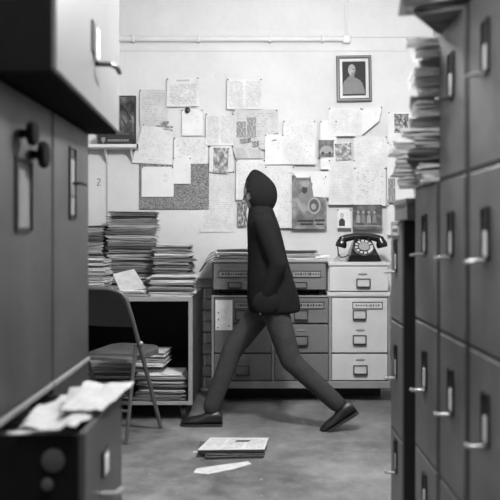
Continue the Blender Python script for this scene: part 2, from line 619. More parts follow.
# wide upper cabinet resting on both and overhanging the aisle
a_up = math.atan2(-.056, 1.113)
MU = Matrix.Translation((-.523, 1.812, 0)) @ Matrix.Rotation(-a_up, 4, 'Z')
LU = math.hypot(.056, 1.113)
uc = thing('overhead_cabinet', 'pale wide steel cabinet overhanging on top of the left cabinets', 'cabinet', (-.9, 2.37, 1.616))
bm = bevel_box_mesh(-.72, -.014, 0, LU, 1.616, 2.25, .004, MU); obj('body', bm, MATTE, uc)  # unlit end and underside have their shade painted in as black
bm = bevel_box_mesh(-.016, 0, .003, LU - .003, 1.622, 2.245, .006, MU); ud = obj('door', bm, STEEL_L, uc)
yl = .481 * LU
bm = bmesh.new(); box(bm, -.001, .006, yl - .05, yl + .01, 1.80, 1.905, .002, MU); obj('latch_plate', bm, IRON, ud)
bm = bmesh.new(); box(bm, .005, .014, yl - .012, yl + .03, 1.785, 1.89, .003, MU); obj('latch_card', bm, WHITEP, ud)
bm = bmesh.new()
tube(bm, [MU @ Vector(q) for q in ((0, yl + .03, 1.778), (.05, yl + .035, 1.778), (.066, yl + .06, 1.775), (.066, yl + .13, 1.772))], .009, 8)
obj('handle', bm, IRON, ud, True)


# ------------------------------------------------------------------ paper sheaves
def sheaf_mesh(w, l, h, seed, layers):
    """a folded newspaper or folder: a few leaves, slightly bowed and skewed, one thick mesh"""
    rnd = random.Random(seed)
    bm = bmesh.new()
    n = 4
    z = 0.0
    for k in range(layers):
        t = h / layers * rnd.uniform(.7, 1.0)
        dx, dy = rnd.uniform(-.03, .03), rnd.uniform(-.03, .03)
        sx, sy = w / 2 * rnd.uniform(.9, 1.0), l / 2 * rnd.uniform(.9, 1.0)
        rot = rnd.uniform(-.03, .03)
        ph = rnd.uniform(0, 6)
        amp = h * .24

        def pt(i, j, zz):
            u, v = -1 + 2 * i / n, -1 + 2 * j / n
            x, y = u * sx + dx, v * sy + dy
            x, y = x * math.cos(rot) - y * math.sin(rot), x * math.sin(rot) + y * math.cos(rot)
            droop = -amp * .9 * max(abs(u), abs(v)) ** 3
            return Vector((x, y, zz + amp * math.sin(u * 2.1 + ph) * .5 * (1 if k else .3) + droop * (.6 if k else .15)))
        top = [[bm.verts.new(pt(i, j, z + t)) for j in range(n + 1)] for i in range(n + 1)]
        bot = [[bm.verts.new(pt(i, j, z + .0004)) for j in range(n + 1)] for i in range(n + 1)]
        for i in range(n):
            for j in range(n):
                bm.faces.new((top[i][j], top[i + 1][j], top[i + 1][j + 1], top[i][j + 1]))
                bm.faces.new((bot[i][j], bot[i][j + 1], bot[i + 1][j + 1], bot[i + 1][j]))
        for i in range(n):
            bm.faces.new((top[i][0], bot[i][0], bot[i + 1][0], top[i + 1][0]))
            bm.faces.new((top[i][n], top[i + 1][n], bot[i + 1][n], bot[i][n]))
            bm.faces.new((top[0][i], top[0][i + 1], bot[0][i + 1], bot[0][i]))
            bm.faces.new((top[n][i], bot[n][i], bot[n][i + 1], top[n][i + 1]))
        z += h / layers
    bmesh.ops.recalc_face_normals(bm, faces=bm.faces)
    me = bpy.data.meshes.new('sheaf')
    bm.to_mesh(me)
    bm.free()
    return me


POOL = {}
for mname, mat in (('news', NEWS), ('dark', NEWSD), ('pale', NEWSL), ('white', BRIGHTP)):
    POOL[mname] = []
    for s in range(6):
        me = sheaf_mesh(1.0, 1.0, 0.06, 100 * len(POOL) + s, 4)
        me.materials.append(mat)
        POOL[mname].append(me)


def sheaf(name, kind, x, y, z, w, l, h, rz, label, cat, group, seed, tilt=(0, 0)):
    me = POOL[kind][seed % 6]
    o = bpy.data.objects.new(name, me)
    C.objects.link(o)
    o.location = (x, y, z)
    o.rotation_euler = (tilt[0], tilt[1], rz)
    o.scale = (w, l, h / .06)
    return tag(o, label, cat, group)


ORD = ('lowest', 'second lowest', 'third from the bottom,', 'fourth from the bottom,', 'fifth from the bottom,', 'sixth from the bottom,', 'seventh from the bottom,')


def rank(things_):
    """word the place of each sheaf within its stack"""
    n = len(things_)
    if n == 1:
        return
    for i, o in enumerate(things_):
        k = n - 1 - i
        if k == 0:
            o['label'] = 'topmost ' + o['label']
        elif i < 2:
            o['label'] = ORD[i] + ' ' + o['label']
        elif k == 1:
            o['label'] = 'second from top, ' + o['label']
        elif n <= 9:
            o['label'] = ORD[i] + ' ' + o['label'] if i < 7 else o['label']


def stack(name, x, y, z0, z1, w, l, rz, label, cat, group, seed, kinds=('news',), th=(.014, .028), jit=.016, lean=(0, 0), jr=.05):
    rnd = random.Random(seed)
    z = z0
    out = []
    while z < z1 - .006:
        h = min(rnd.uniform(*th), z1 - z)
        f = (z - z0)
        o = sheaf(name, rnd.choice(kinds), x + rnd.uniform(-jit, jit) + lean[0] * f, y + rnd.uniform(-jit, jit) + lean[1] * f, z,
                  w * rnd.uniform(.93, 1.02), l * rnd.uniform(.93, 1.02), h, rz + rnd.uniform(-jr, jr), label, cat, group, rnd.randrange(99))
        out.append(o)
        z += h * 1.03
    rank(out)
    return out


# ------------------------------------------------------------------ low chest of drawers against the rear wall
YF = 5.0
SC = YF / F


def X(px):
    return (px - CX) * SC


def Z(py):
    return H + (HY - py) * SC


def pull(px0, px1, py0, py1, par, mat=IRON):
    """cup pull: back plate, sides and a projecting lower lip"""
    x0, x1, z1, z0 = X(px0), X(px1), Z(py0), Z(py1)
    bm = bmesh.new()
    t = .006
    y1 = YF - .010
    box(bm, x0, x0 + t, y1 - .02, y1 + .002, z0, z1)
    box(bm, x1 - t, x1, y1 - .02, y1 + .002, z0, z1)
    box(bm, x0, x1, y1 - .004, y1 + .002, z1 - t, z1)
    box(bm, x0 + .004, x1 - .004, y1 - .022, y1 + .002, z0 - .003, z0 + .006)
    return obj('handle', bm, mat, par)


def plate(px0, px1, py0, py1, par, n=9, seed=1, mat=CHEST):
    x0, x1, z1, z0 = X(px0), X(px1), Z(py0), Z(py1)
    y1 = YF - .012
    bm = bmesh.new()
    box(bm, x0, x1, y1 - .003, y1 + .004, z0, z1)
    o = obj('label_plate', bm, mat, par)
    bm = bmesh.new()
    t = .0022
    for a in ((x0 - t, x0 + t, z0 - t, z1 + t), (x1 - t, x1 + t, z0 - t, z1 + t), (x0, x1, z0 - t, z0 + t), (x0, x1, z1 - t, z1 + t)):
        box(bm, a[0], a[1], y1 - .006, y1, a[2], a[3])
    obj('plate_frame', bm, IRON, o)
    rnd = random.Random(seed)
    xx = x0 + .02
    bm = bmesh.new()
    while xx < x1 - .02:
        ww = rnd.uniform(.006, .014)
        hh = (z1 - z0) * rnd.uniform(.2, .5)
        zc = (z0 + z1) / 2
        box(bm, xx, xx + ww, y1 - .0045, y1 - .002, zc - hh / 2, zc + hh / 2)
        xx += ww + rnd.uniform(.004, .010)
    l = obj('lettering', bm, CHEST_M if mat is not CHEST else DARK, o)
    l['kind'] = 'stuff'
    return o


def slot(pxc, pyc, par, w=10, mat=CHEST_M):
    bm = bmesh.new()
    ellipsoid(bm, (X(pxc), YF - .011, Z(pyc)), w * SC / 2, .004, .009, 14)
    return obj('card_slot', bm, mat, par, True)


lowc = thing('drawer_chest', 'long low grey drawer chest on a recessed plinth against the rear wall', 'drawer chest', (X(300), 5.2, 0))
bm = bevel_box_mesh(X(212), X(389.5), YF + .03, YB - .03, Z(388), Z(296), .004); obj('body', bm, CHEST_M, lowc)
bm = bmesh.new(); box(bm, X(216), X(386), YF + .22, YB - .04, 0, Z(388) + .002); obj('plinth', bm, DARK, lowc)  # black colour stands in for shade in the gap below the chest
bm = bevel_box_mesh(X(211.5), X(390), YF - .012, YF + .034, Z(388.2), Z(381), .003); obj('bottom_rail', bm, CHEST, lowc)
bm = bevel_box_mesh(X(327), X(390), YF - .014, YB - .03, Z(296) + .0005, Z(292), .003); obj('ledge_board', bm, CHEST_L, lowc)
bm = bevel_box_mesh(X(211.5), X(390), YF - .012, YB - .03, Z(297.2), Z(295.6), .002); obj('top_board', bm, CHEST, lowc)
for (a, b) in ((211.5, 214), (271.6, 274.2), (328.6, 331.4), (387.6, 390)):
    bm = bevel_box_mesh(X(a), X(b), YF - .012, YF + .034, Z(381), Z(296.5), .002); obj('upright', bm, CHEST, lowc)
rows = [(298, 322.8), (324.4, 352.4), (354, 380)]
for ci, (a, b, hx) in enumerate(((214.4, 271.2, 242.5), (274.6, 328.2, 301))):
    for ri, (p, q) in enumerate(rows):
        bm = bevel_box_mesh(X(a), X(b), YF - .010, YF + .032, Z(q), Z(p), .003)
        d = obj('drawer', bm, CHEST_M, lowc)  # darker tone paints in the shade of the walking person
        if ri == 0:
            plate(*((235, 249) if ci == 0 else (293.5, 323.5)), 302, 308.2, d, seed=ci + 3)
        else:
            slot(hx, p + 6, d)
        yc = (315, 340.5, 370.5)[ri]
        pull(hx - 7, hx + 7, yc - 5, yc + 4.6, d)
bm = bevel_box_mesh(X(331.8), X(387.2), YF - .010, YF + .032, Z(352.4), Z(298), .003)
d = obj('drawer', bm, CHEST_L, lowc)
plate(352.5, 382, 302, 308.4, d, seed=9, mat=CHEST_L); slot(360, 330, d, mat=CHEST)
pull(352.5, 366, 310, 319, d); pull(352.5, 366, 335, 344, d)
bm = bevel_box_mesh(X(331.8), X(387.2), YF - .010, YF + .032, Z(380), Z(354), .003)
d = obj('drawer', bm, CHEST_L, lowc)
slot(360, 359.5, d, mat=CHEST); pull(353, 367, 365, 374, d)
# punched note taped to the left column
bm = bmesh.new(); box(bm, X(215.5), X(232.5), YF - .0145, YF - .0125, Z(330), Z(300), .0005)
note = single('paper_note', bm, CARD, 'small pale punched note taped to the lower left drawers', 'note')
for k, (px, py) in enumerate(((218.5, 312.5), (218.5, 319.5), (218, 327.5), (229, 326))):
    bm = bmesh.new(); ellipsoid(bm, (X(px), YF - .0146, Z(py)), .0055, .0012, .0055, 10); obj('hole', bm, DARK, note)

# upper left chest (two drawers side by side) on feet
ul = thing('drawer_chest', 'wide grey two-drawer chest under papers on top of the long chest', 'drawer chest', (X(270), 5.2, Z(292)))
bm = bevel_box_mesh(X(212), X(327), YF + .03, YB - .04, Z(290), Z(261.5), .004); obj('body', bm, CHEST_M, ul)
bm = bevel_box_mesh(X(211.5), X(327.4), YF - .014, YB - .04, Z(262.5), Z(260.5), .003); obj('top_board', bm, CHEST, ul)
for a in (214, 268, 320):
    for yy in (YF + .05, YB - .12):
        bm = bmesh.new(); box(bm, X(a), X(a + 5), yy, yy + .03, Z(295.6) - .0005, Z(290) + .002); obj('foot', bm, DARK, ul)
for ci, (a, b, l0, l1, hx) in enumerate(((213.5, 269.5, 219, 250, 235), (270.5, 325.8, 292.5, 320.5, 300))):
    bm = bevel_box_mesh(X(a), X(b), YF - .010, YF + .032, Z(289.5), Z(263.5), .003); d = obj('drawer', bm, CHEST_M, ul)
    plate(l0, l1, 271, 277, d, seed=20 + ci)
    pull(hx - 7, hx + 7, 282, 288, d)

# upper right chest under the telephone
ur = thing('drawer_chest', 'small pale single-drawer chest under the telephone', 'drawer chest', (X(358), 5.2, Z(292)))
bm = bevel_box_mesh(X(328.3), X(389), YF + .03, YB - .04, Z(292) + .0005, Z(264), .004); obj('body', bm, CHEST_L, ur)
bm = bevel_box_mesh(X(328), X(389.4), YF - .014, YB - .04, Z(265.6), Z(262), .003); obj('top_board', bm, CHEST_L, ur)
bm = bevel_box_mesh(X(329.4), X(388), YF - .010, YF + .032, Z(291), Z(266.5), .003); d = obj('drawer', bm, CHEST_L, ur)
slot(362.5, 274, d, mat=CHEST); pull(356, 370, 278.5, 287, d)

# ------------------------------------------------------------------ rotary telephone
ZT = Z(262)
ph = thing('telephone', 'black rotary dial telephone on the pale chest', 'telephone', (X(364), 5.10, ZT))
xc = .765
yc = 5.12
# body: wedge, sloped front
def wedge(prof, wfun, n=1):
    pass
bm = bmesh.new()
# side profile (y, z) from front foot to back, lofted across x with narrowing at the top
prof = [(-.105, 0), (-.105, .045), (-.085, .06), (-.02, .135), (.0, .15), (.05, .15), (.07, .135), (.105, .04), (.105, 0)]
def wid(z):
    return .122 - .058 * min(1, z / .15) ** .8
ringl = [Vector((xc - wid(z), yc + y, ZT + z + .004)) for y, z in prof]
ringm = [Vector((xc, yc + y, ZT + z + .004)) for y, z in prof]
ringr = [Vector((xc + wid(z), yc + y, ZT + z + .004)) for y, z in prof]
loft(bm, [ringl, ringm, ringr])
es = [e for e in bm.edges if e.is_manifold and e.calc_face_angle(0) > .5]
bmesh.ops.bevel(bm, geom=es, offset=.006, segments=2, affect='EDGES')
obj('body', bm, BAKE, ph, True, 50)
# dial on the slope: slope from (-.085,.06) to (-.02,.135)
ang = math.atan2(.075, .065)
MD = Matrix.Translation((xc, yc - .058, ZT + .1)) @ Matrix.Rotation(ang, 4, 'X') @ Matrix.Scale(1.12, 4)
bm = bmesh.new(); lathe(bm, [(.064, -.004), (.064, .004), (.058, .009), (.02, .009), (0, .009)], 32, MD); dial = obj('dial_plate', bm, GREYP, ph, True)
bm = bmesh.new(); lathe(bm, [(.034, .008), (.034, .016), (.028, .018), (0, .018)], 24, MD); obj('dial_centre', bm, CHEST, dial, True)
bm = bmesh.new()
for rr in (.062, .0365):
    pts = [MD @ Vector((rr * math.cos(2 * math.pi * k / 32), rr * math.sin(2 * math.pi * k / 32), .012)) for k in range(33)]
    tube(bm, pts, .003, 6, False)
obj('dial_ring', bm, BAKE, dial, True)
for k in range(10):
    a = R(20 + k * 30)
    p0 = MD @ Vector((.036 * math.cos(a), .036 * math.sin(a), .012)); p1 = MD @ Vector((.061 * math.cos(a), .061 * math.sin(a), .012))
    bm = bmesh.new(); tube(bm, [p0, p1], .0042, 6); obj('dial_spoke', bm, BAKE, dial, True)
# cradle
for s in (-1, 1):
    bm = bmesh.new(); box(bm, xc + s * .045 - .014, xc + s * .045 + .014, yc - .01, yc + .06, ZT + .13, ZT + .172, .008); obj('cradle', bm, BAKE, ph, True)
# handset: bowed grip plus two cups
hz = ZT + .163
hs = thing('tmp', None, None, (0, 0, 0)) if False else None
bm = bmesh.new()
pts = []
for k in range(13):
    u = -1 + 2 * k / 12
    pts.append((xc - .005 + u * .135, yc + .025, hz + .022 - .022 * u * u))
tube(bm, pts, [.023 + .006 * abs(-1 + 2 * k / 12) for k in range(13)], 12)
hand = obj('handset', bm, BAKE, ph, True)
for s in (-1, 1):
    Mh = Matrix.Translation((xc - .005 + s * .142, yc + .02, hz - .012)) @ Matrix.Rotation(R(-s * 14), 4, 'Y')
    bm = bmesh.new(); lathe(bm, [(.036, -.05), (.041, -.042), (.041, -.02), (.030, .005), (.025, .026), (.012, .034), (0, .035)], 20, Mh)
    obj('ear_cup' if s < 0 else 'mouth_cup', bm, BAKE, hand, True)
    bm = bmesh.new(); ellipsoid(bm, Mh @ Vector((0, -.034, -.012)), .008, .006, .008, 10); obj('rivet', bm, CHROME, hand, True)
bm = bmesh.new()
pts = [(xc - .165, yc + .02, hz + .0), (xc - .182, yc + .0, hz - .05), (xc - .18, yc - .02, hz - .11), (xc - .16, yc - .02, ZT + .03),
       (xc - .13, yc - .03, ZT + .035), (xc - .105, yc - .03, ZT + .05), (xc - .085, yc, ZT + .03)]
tube(bm, pts, .005, 8); obj('cord', bm, BAKE, ph, True)
# grey folded card beside it
bm = bmesh.new()
prism(bm, [(xc - .21, ZT + .001), (xc - .17, ZT + .055), (xc - .155, ZT + .058), (xc - .10, ZT + .05), (xc - .09, ZT + .001)], yc + .03, yc + .055)
single('desk_card', bm, GREYP, 'small grey folded card leaning beside the telephone', 'card')

# papers on the wide two-drawer chest
ZU = Z(260.5)
GU = 'papers lying on the wide two-drawer chest'
xs = X(238)
stack('paper_sheaf', X(239), 5.19, ZU, ZU + .055, .33, .24, 0, 'pale paper sheaf on the left of the two-drawer chest', 'papers', GU, 5, ('pale', 'news', 'dark'), (.012, .02))
sheaf('paper_folder', 'dark', X(234), 5.18, ZU + .058, .27, .22, .022, .03, 'dark folder topmost on the left end of the two-drawer chest', 'folder', GU, 2)
stack('paper_sheaf', X(300), 5.2, ZU, ZU + .075, .28, .24, 0, 'pale paper sheaf on the right of the two-drawer chest', 'papers', GU, 15, ('pale', 'dark', 'news'), (.012, .022), .02)
sheaf('paper_sheaf', 'pale', X(322), 5.16, ZU, .11, .18, .035, .2, 'short stub of pale papers next to the telephone chest', 'papers', GU, 4)
# curled papers drooping off the left end
for k in range(5):
    bm = bmesh.new()
    x0 = X(213.2) + .004 * k
    pts = []
    for j in range(9):
        u = j / 8
        pts.append((x0 - .075 * u - .012 * k * u, ZU + .062 - .0105 * k - .10 * u * u))
    top = [Vector((p[0], 5.07, p[1])) for p in pts] + [Vector((p[0] + .002, 5.07, p[1] - .006)) for p in reversed(pts)]
    bot = [v + Vector((0, .2, 0)) for v in top]
    loft(bm, [top, bot])
    single('curled_paper', bm, NEWSL if k % 2 else NEWSD, 'curled papers drooping over the left end of the two-drawer chest', 'papers', 'curled papers on the chest end')

# ------------------------------------------------------------------ steel cart with paper stacks
YC = 4.51
XC1 = -.423
XC0 = -1.35
ct = thing('steel_cart', 'open steel cart on casters loaded with paper stacks', 'cart', ((XC0 + XC1) / 2, 4.9, 0))
bm = bevel_box_mesh(XC0, XC1, YC, 5.36, .772, .80, .004); obj('top_board', bm, CARTM, ct)
bm = bevel_box_mesh(XC0, XC1 + .002, YC - .004, YC + .01, .771, .801, .002); obj('front_edge', bm, CARTL, ct)
bm = bevel_box_mesh(XC0, XC1, YC, 5.36, .105, .125, .004); obj('bottom_shelf', bm, CARTM, ct)
bm = bevel_box_mesh(XC0, XC1 + .002, YC - .004, YC + .01, .104, .127, .002); obj('shelf_edge', bm, CARTL, ct)
bm = bevel_box_mesh(XC1 - .026, XC1 + .001, YC - .003, YC + .025, .127, .772, .002); obj('post', bm, CARTL, ct)
bm = bevel_box_mesh(XC0, XC0 + .026, YC - .003, YC + .025, .127, .772, .002); obj('post', bm, CARTL, ct)
bm = bmesh.new(); box(bm, XC1 - .012, XC1 - .001, YC + .025, 5.36, .124, .773); obj('side_panel', bm, CARTM, ct)
bm = bmesh.new(); box(bm, XC0 + .001, XC0 + .012, YC + .025, 5.36, .124, .773); obj('side_panel', bm, CARTM, ct)
bm = bmesh.new(); box(bm, XC0 + .01, XC1 - .01, 5.34, 5.355, .124, .773); obj('back_panel', bm, DARK, ct)  # dark panel colours in the shade inside the cart
for (xx, yy) in ((XC1 - .06, YC + .07), (XC1 - .06, 5.28), (XC0 + .06, YC + .07), (XC0 + .06, 5.28)):
    bm = bmesh.new(); lathe(bm, [(.046, -.016), (.05, -.01), (.05, .01), (.046, .016)], 22, Matrix.Translation((xx, yy, .05)) @ Matrix.Rotation(R(90), 4, 'Y'))
    wh = obj('caster_wheel', bm, RUBBER, ct, True)
    bm = bmesh.new(); box(bm, xx - .024, xx - .019, yy - .02, yy + .02, .045, .106); box(bm, xx + .019, xx + .024, yy - .02, yy + .02, .045, .106); box(bm, xx - .024, xx + .024, yy - .02, yy + .02, .101, .107)
    obj('fork', bm, CARTM, wh)


def XY(px, d):
    return (px - CX) * d / F


def ZZ(py, d):
    return H + (HY - py) * d / F


G1 = 'papers stacked on top of the cart'
# tall stack
stack('newspaper', XY(132, 5.05), 5.12, .80, ZZ(211, 4.98), .36, .28, .03, 'folded newspaper in the tallest stack on the cart', 'newspaper', G1, 11, ('news', 'news', 'dark'), (.012, .026), .012)
stack('newspaper', XY(90, 5.05), 5.14, .80, ZZ(225, 5.0), .22, .28, 0, 'folded newspaper in the rear stack beside the cabinet edge', 'newspaper', G1, 12, ('news', 'dark'), (.014, .028), .008)
stack('paper_sheaf', XY(94, 4.75), 4.72, .80, ZZ(259, 4.65), .21, .26, .0, 'pale paper sheaf in the low left stack on the cart', 'papers', G1, 13, ('pale', 'pale', 'news'), (.010, .02), .012)
stack('newspaper', XY(174, 4.95), 4.98, .80, ZZ(244, 4.85), .27, .24, -.06, 'folded newspaper in the middling rear right stack on cart', 'newspaper', G1, 14, ('news', 'pale', 'news', 'dark'), (.012, .024), .012)
stack('paper_sheaf', XY(173, 4.64), 4.66, .80, ZZ(276, 4.55), .31, .26, .04, 'pale paper sheaf in the low front right stack on cart', 'papers', G1, 16, ('pale', 'pale', 'news'), (.010, .019), .014)
stack('paper_sheaf', XY(137, 4.64), 4.65, .80, ZZ(290, 4.55), .17, .24, .0, 'pale paper sheaf under the propped white booklet', 'papers', G1, 17, ('pale',), (.010, .016), .006)
# propped booklet
bm = bmesh.new()
A = [P(113, 274, 4.62), P(134, 269, 4.66), P(146, 288, 4.56), P(121, 293, 4.54)]
nn = (A[1] - A[0]).cross(A[3] - A[0]).normalized() * .006
loft(bm, [A, [q + nn for q in A]])
single('booklet', bm, GREYP, 'white booklet propped at an angle in front of the tallest stack', 'booklet')

G2 = 'papers piled inside the cart'
stack('newspaper', XY(163, 4.7), 4.70, .125, ZZ(374, 4.6), .33, .3, .02, 'folded newspaper in the right pile on the cart shelf', 'newspaper', G2, 21, ('news', 'pale', 'news'), (.011, .02), .018)
stack('newspaper', XY(150, 4.78), 4.78, ZZ(374, 4.6) + .004, ZZ(352, 4.65), .25, .26, -.08, 'folded newspaper topmost in the right pile on the cart shelf', 'newspaper', G2, 22, ('news', 'pale'), (.012, .02), .014)
stack('newspaper', XY(112, 4.74), 4.72, .125, ZZ(362, 4.6), .34, .3, .03, 'folded newspaper in the left pile on the cart shelf behind the chair', 'newspaper', G2, 23, ('dark', 'news', 'dark'), (.012, .026), .02)

# ------------------------------------------------------------------ folding chair, seen from behind
P0 = Vector((-.735, 4.0, 0))
tdir = Vector((.36, .933, 0)).normalized()
sdir = Vector((-tdir.y, tdir.x, 0))          # towards the chair's left side
CW = .40
ch = thing('folding_chair', 'dark metal folding chair facing the cart, partly behind the left cabinet', 'chair', P0 + sdir * CW / 2 + tdir * .18)


def cp(u, v, z):
    return P0 + tdir * u + sdir * v + Vector((0, 0, z))


for v in (0, CW):
    bm = bmesh.new()
    tube(bm, [cp(.37, v, 0.0), cp(.325, v, .10), cp(.10, v, .575), cp(.04, v, .70), cp(-.03, v, .83), cp(-.052, v + (.02 if v == 0 else -.02), .868), cp(-.06, v + (.06 if v == 0 else -.06), .885)], .0125, 12)
    obj('front_leg', bm, CHAIRT, ch, True)
    bm = bmesh.new()
    vv = v + (.022 if v == 0 else -.022)
    tube(bm, [cp(0, vv, 0.0), cp(.02, vv, .1), cp(.105, vv, .555)], .0115, 12)
    obj('rear_leg', bm, CHAIRT, ch, True)
    bm = bmesh.new(); ellipsoid(bm, cp(.105, v - (.013 if v == 0 else -.013), .565), .014, .014, .014, 12); obj('pivot', bm, CHROME, ch, True)
# backrest: curved panel with rounded upper corners
bm = bmesh.new()
nu = 14
front, back = [], []
outline = []
for k in range(nu + 1):
    u = k / nu
    outline.append((u, 0.0))
def back_pt(a, b, off):
    # a across 0..1, b up 0..1
    v = .012 + a * (CW - .024)
    z = .665 + b * .225
    bow = -.03 * math.sin(math.pi * a)
    return cp(.045 - (z - .70) * .53 + bow + off, v, z)
ga, gb = 14, 8
def limit(a):
    e = min(a, 1 - a) * (CW - .024)
    r = .085
    return 1.0 if e > r else 1.0 - (r - math.sqrt(max(0, r * r - (r - e) ** 2))) / .225
g = [[[bm.verts.new(back_pt(i / ga, j / gb * limit(i / ga), o)) for j in range(gb + 1)] for i in range(ga + 1)] for o in (-.007, .007)]
for i in range(ga):
    for j in range(gb):
        for q in range(2):
            bm.faces.new((g[q][i][j], g[q][i + 1][j], g[q][i + 1][j + 1], g[q][i][j + 1]))
for i in range(ga):
    bm.faces.new((g[0][i][0], g[0][i + 1][0], g[1][i + 1][0], g[1][i][0]))
    bm.faces.new((g[0][i][gb], g[0][i + 1][gb], g[1][i + 1][gb], g[1][i][gb]))
for j in range(gb):
    bm.faces.new((g[0][0][j], g[0][0][j + 1], g[1][0][j + 1], g[1][0][j]))
    bm.faces.new((g[0][ga][j], g[0][ga][j + 1], g[1][ga][j + 1], g[1][ga][j]))
obj('backrest', bm, CHAIRM, ch, True)
bm = bmesh.new()
pts = []
for k in range(15):
    a = k / 14
    pts.append(back_pt(a, limit(a), 0) + Vector((0, 0, .002)))
tube(bm, pts, .010, 8); obj('back_frame', bm, CHAIRT, ch, True)
# seat: rounded slab
bm = bmesh.new()
outl = []
sd, sw, sr = .40, CW - .05, .09
for (cu, cv, a0) in ((.05 + sd - sr, sw - sr, 0), (.05 + .03, sw - .03, 90), (.05 + .03, .03, 180), (.05 + sd - sr, sr, 270)):
    rr = sr if a0 in (0, 270) else .03
    for k in range(6):
        a = R(a0 + k * 18)
        outl.append((cu + rr * math.cos(a), cv + rr * math.sin(a) + .025))
loft(bm, [[cp(u, v, .458) for u, v in outl], [cp(u, v, .476 + .02 * (u - .05) / sd) for u, v in outl],
          [cp(.25 + (u - .25) * .96, CW / 2 + (v - CW / 2) * .96, .484 + .02 * (u - .05) / sd) for u, v in outl]])
obj('seat', bm, SEATM, ch, True)
bm = bmesh.new(); tube(bm, [cp(.30, 0, .185), cp(.30, CW, .185)], .009, 8); obj('stretcher', bm, CHAIRT, ch, True)
bm = bmesh.new(); tube(bm, [cp(.035, .02, .18), cp(.035, CW - .02, .18)], .009, 8); obj('stretcher', bm, CHAIRT, ch, True)

# ------------------------------------------------------------------ papers in the open drawer
G3 = 'folders standing in the open drawer'
for k in range(9):
    y = 1.86 + k * .046
    bm = bmesh.new()
    box(bm, XLF - .26, XD - .03, y, y + .012 + .012 * (k % 3), .073, .60 + .02 * (k % 3), .002)
    single('file_folder', bm, NEWSD if k % 2 else NEWS, 'file folder standing in the open drawer under crumpled paper', 'folder', G3)


def crumple(name, corners, lift, seed, mat, label, n=12, thick=.0015):
    rnd = random.Random(seed)
    bm = bmesh.new()
    c = [Vector(q) for q in corners]
    hs = {}
    ctr = [(rnd.random(), rnd.random(), rnd.uniform(.12, .3), rnd.uniform(.3, 1)) for _ in range(7)]
    vs_ = []
    for i in range(n + 1):
        row = []
        for j in range(n + 1):
            u, v = i / n, j / n
            p = (c[0] * (1 - u) + c[1] * u) * (1 - v) + (c[3] * (1 - u) + c[2] * u) * v
            hgt = 0
            for (a, b, r, k) in ctr:
                dd = math.hypot(u - a, v - b)
                hgt = max(hgt, k * max(0, 1 - dd / r))
            p = p + Vector((rnd.uniform(-.004, .004), rnd.uniform(-.004, .004), hgt * lift + rnd.uniform(0, .006)))
            row.append(bm.verts.new(p))
        vs_.append(row)
    for i in range(n):
        for j in range(n):
            bm.faces.new((vs_[i][j], vs_[i + 1][j], vs_[i + 1][j + 1], vs_[i][j + 1]))
    bm.normal_update()
    bmesh.ops.solidify(bm, geom=list(bm.faces), thickness=thick)
    return single(name, bm, mat, label, 'paper')


zt = .69
crumple('crumpled_paper', [(-.62, 1.80, zt), (-.47, 1.79, zt), (-.45, 2.22, zt + .005), (-.62, 2.2, zt)], .035, 4, DRAWP, 'large crumpled white paper lying across the open drawer', 7)
crumple('crumpled_paper', [(-.54, 1.90, zt + .03), (-.435, 1.96, zt + .012), (-.415, 2.36, zt + .008), (-.56, 2.30, zt + .012)], .055, 12, DRAWP, 'upper crumpled white paper sticking out over the open drawer front', 6)

# ------------------------------------------------------------------ floor papers
stack('newspaper', -.14, 3.86, .001, .036, .36, .21, .06, 'folded newspaper lying alone in the middle of the floor', 'newspaper', 'newspapers on the floor', 31, ('dark', 'news'), (.010, .014), .012)
bm = bmesh.new()
me_n = text_mat('newspaper_front', .62, .12, 22, 40, 5, 3, False)
def flat_sheet(bm, corners, n=4, z=0.0):
    uvl = bm.loops.layers.uv.new('UVMap')
    c = [Vector(q) for q in corners]
    grid = [[None] * (n + 1) for _ in range(n + 1)]
    uvs = {}
    for i in range(n + 1):
        for j in range(n + 1):
            u, v = i / n, j / n
            p = (c[0] * (1 - u) + c[1] * u) * (1 - v) + (c[3] * (1 - u) + c[2] * u) * v
            vv = bm.verts.new(p)
            grid[i][j] = vv
            uvs[vv] = (u, v)
    for i in range(n):
        for j in range(n):
            f = bm.faces.new((grid[i][j], grid[i + 1][j], grid[i + 1][j + 1], grid[i][j + 1]))
            for l in f.loops:
                l[uvl].uv = uvs[l.vert]
    bm.normal_update()
    bmesh.ops.solidify(bm, geom=list(bm.faces), thickness=.003)
flat_sheet(bm, [(-.325, 3.755, .046), (.035, 3.765, .046), (.06, 3.98, .046), (-.27, 3.985, .046)])
nf = single('newspaper', bm, me_n, 'printed top newspaper of the small pile on the floor', 'newspaper', 'newspapers on the floor')
bm = bmesh.new(); prism(bm, [(-.13, 0), (-.055, 0), (-.04, .03), (-.115, .03)], 0, .001, Matrix.Translation((0, 3.90, .0475)) @ Matrix.Rotation(R(-90), 4, 'X'))
obj('printed_picture', bm, DARK, nf)
bm = bmesh.new()
outl = [P2 for P2 in ((-.325, 3.52), (-.25, 3.50), (-.12, 3.58), (-.035, 3.66), (-.055, 3.70), (-.13, 3.665), (-.24, 3.62), (-.315, 3.585))]
loft(bm, [[Vector((x, y, .0005)) for x, y in outl], [Vector((x, y, .003)) for x, y in outl]])
single('floor_strip', bm, SCRAP, 'thin white strip lying flat in front of the floor newspapers', 'paper')  # pale flat strip just above the floor
bm = bmesh.new(); outl = [(-.36, 3.85), (-.33, 3.845), (-.325, 3.87), (-.355, 3.875)]
loft(bm, [[Vector((x, y, .0005)) for x, y in outl], [Vector((x, y, .003)) for x, y in outl]])
single('paper_scrap', bm, SCRAP, 'tiny white paper scrap left of the floor newspapers', 'paper')

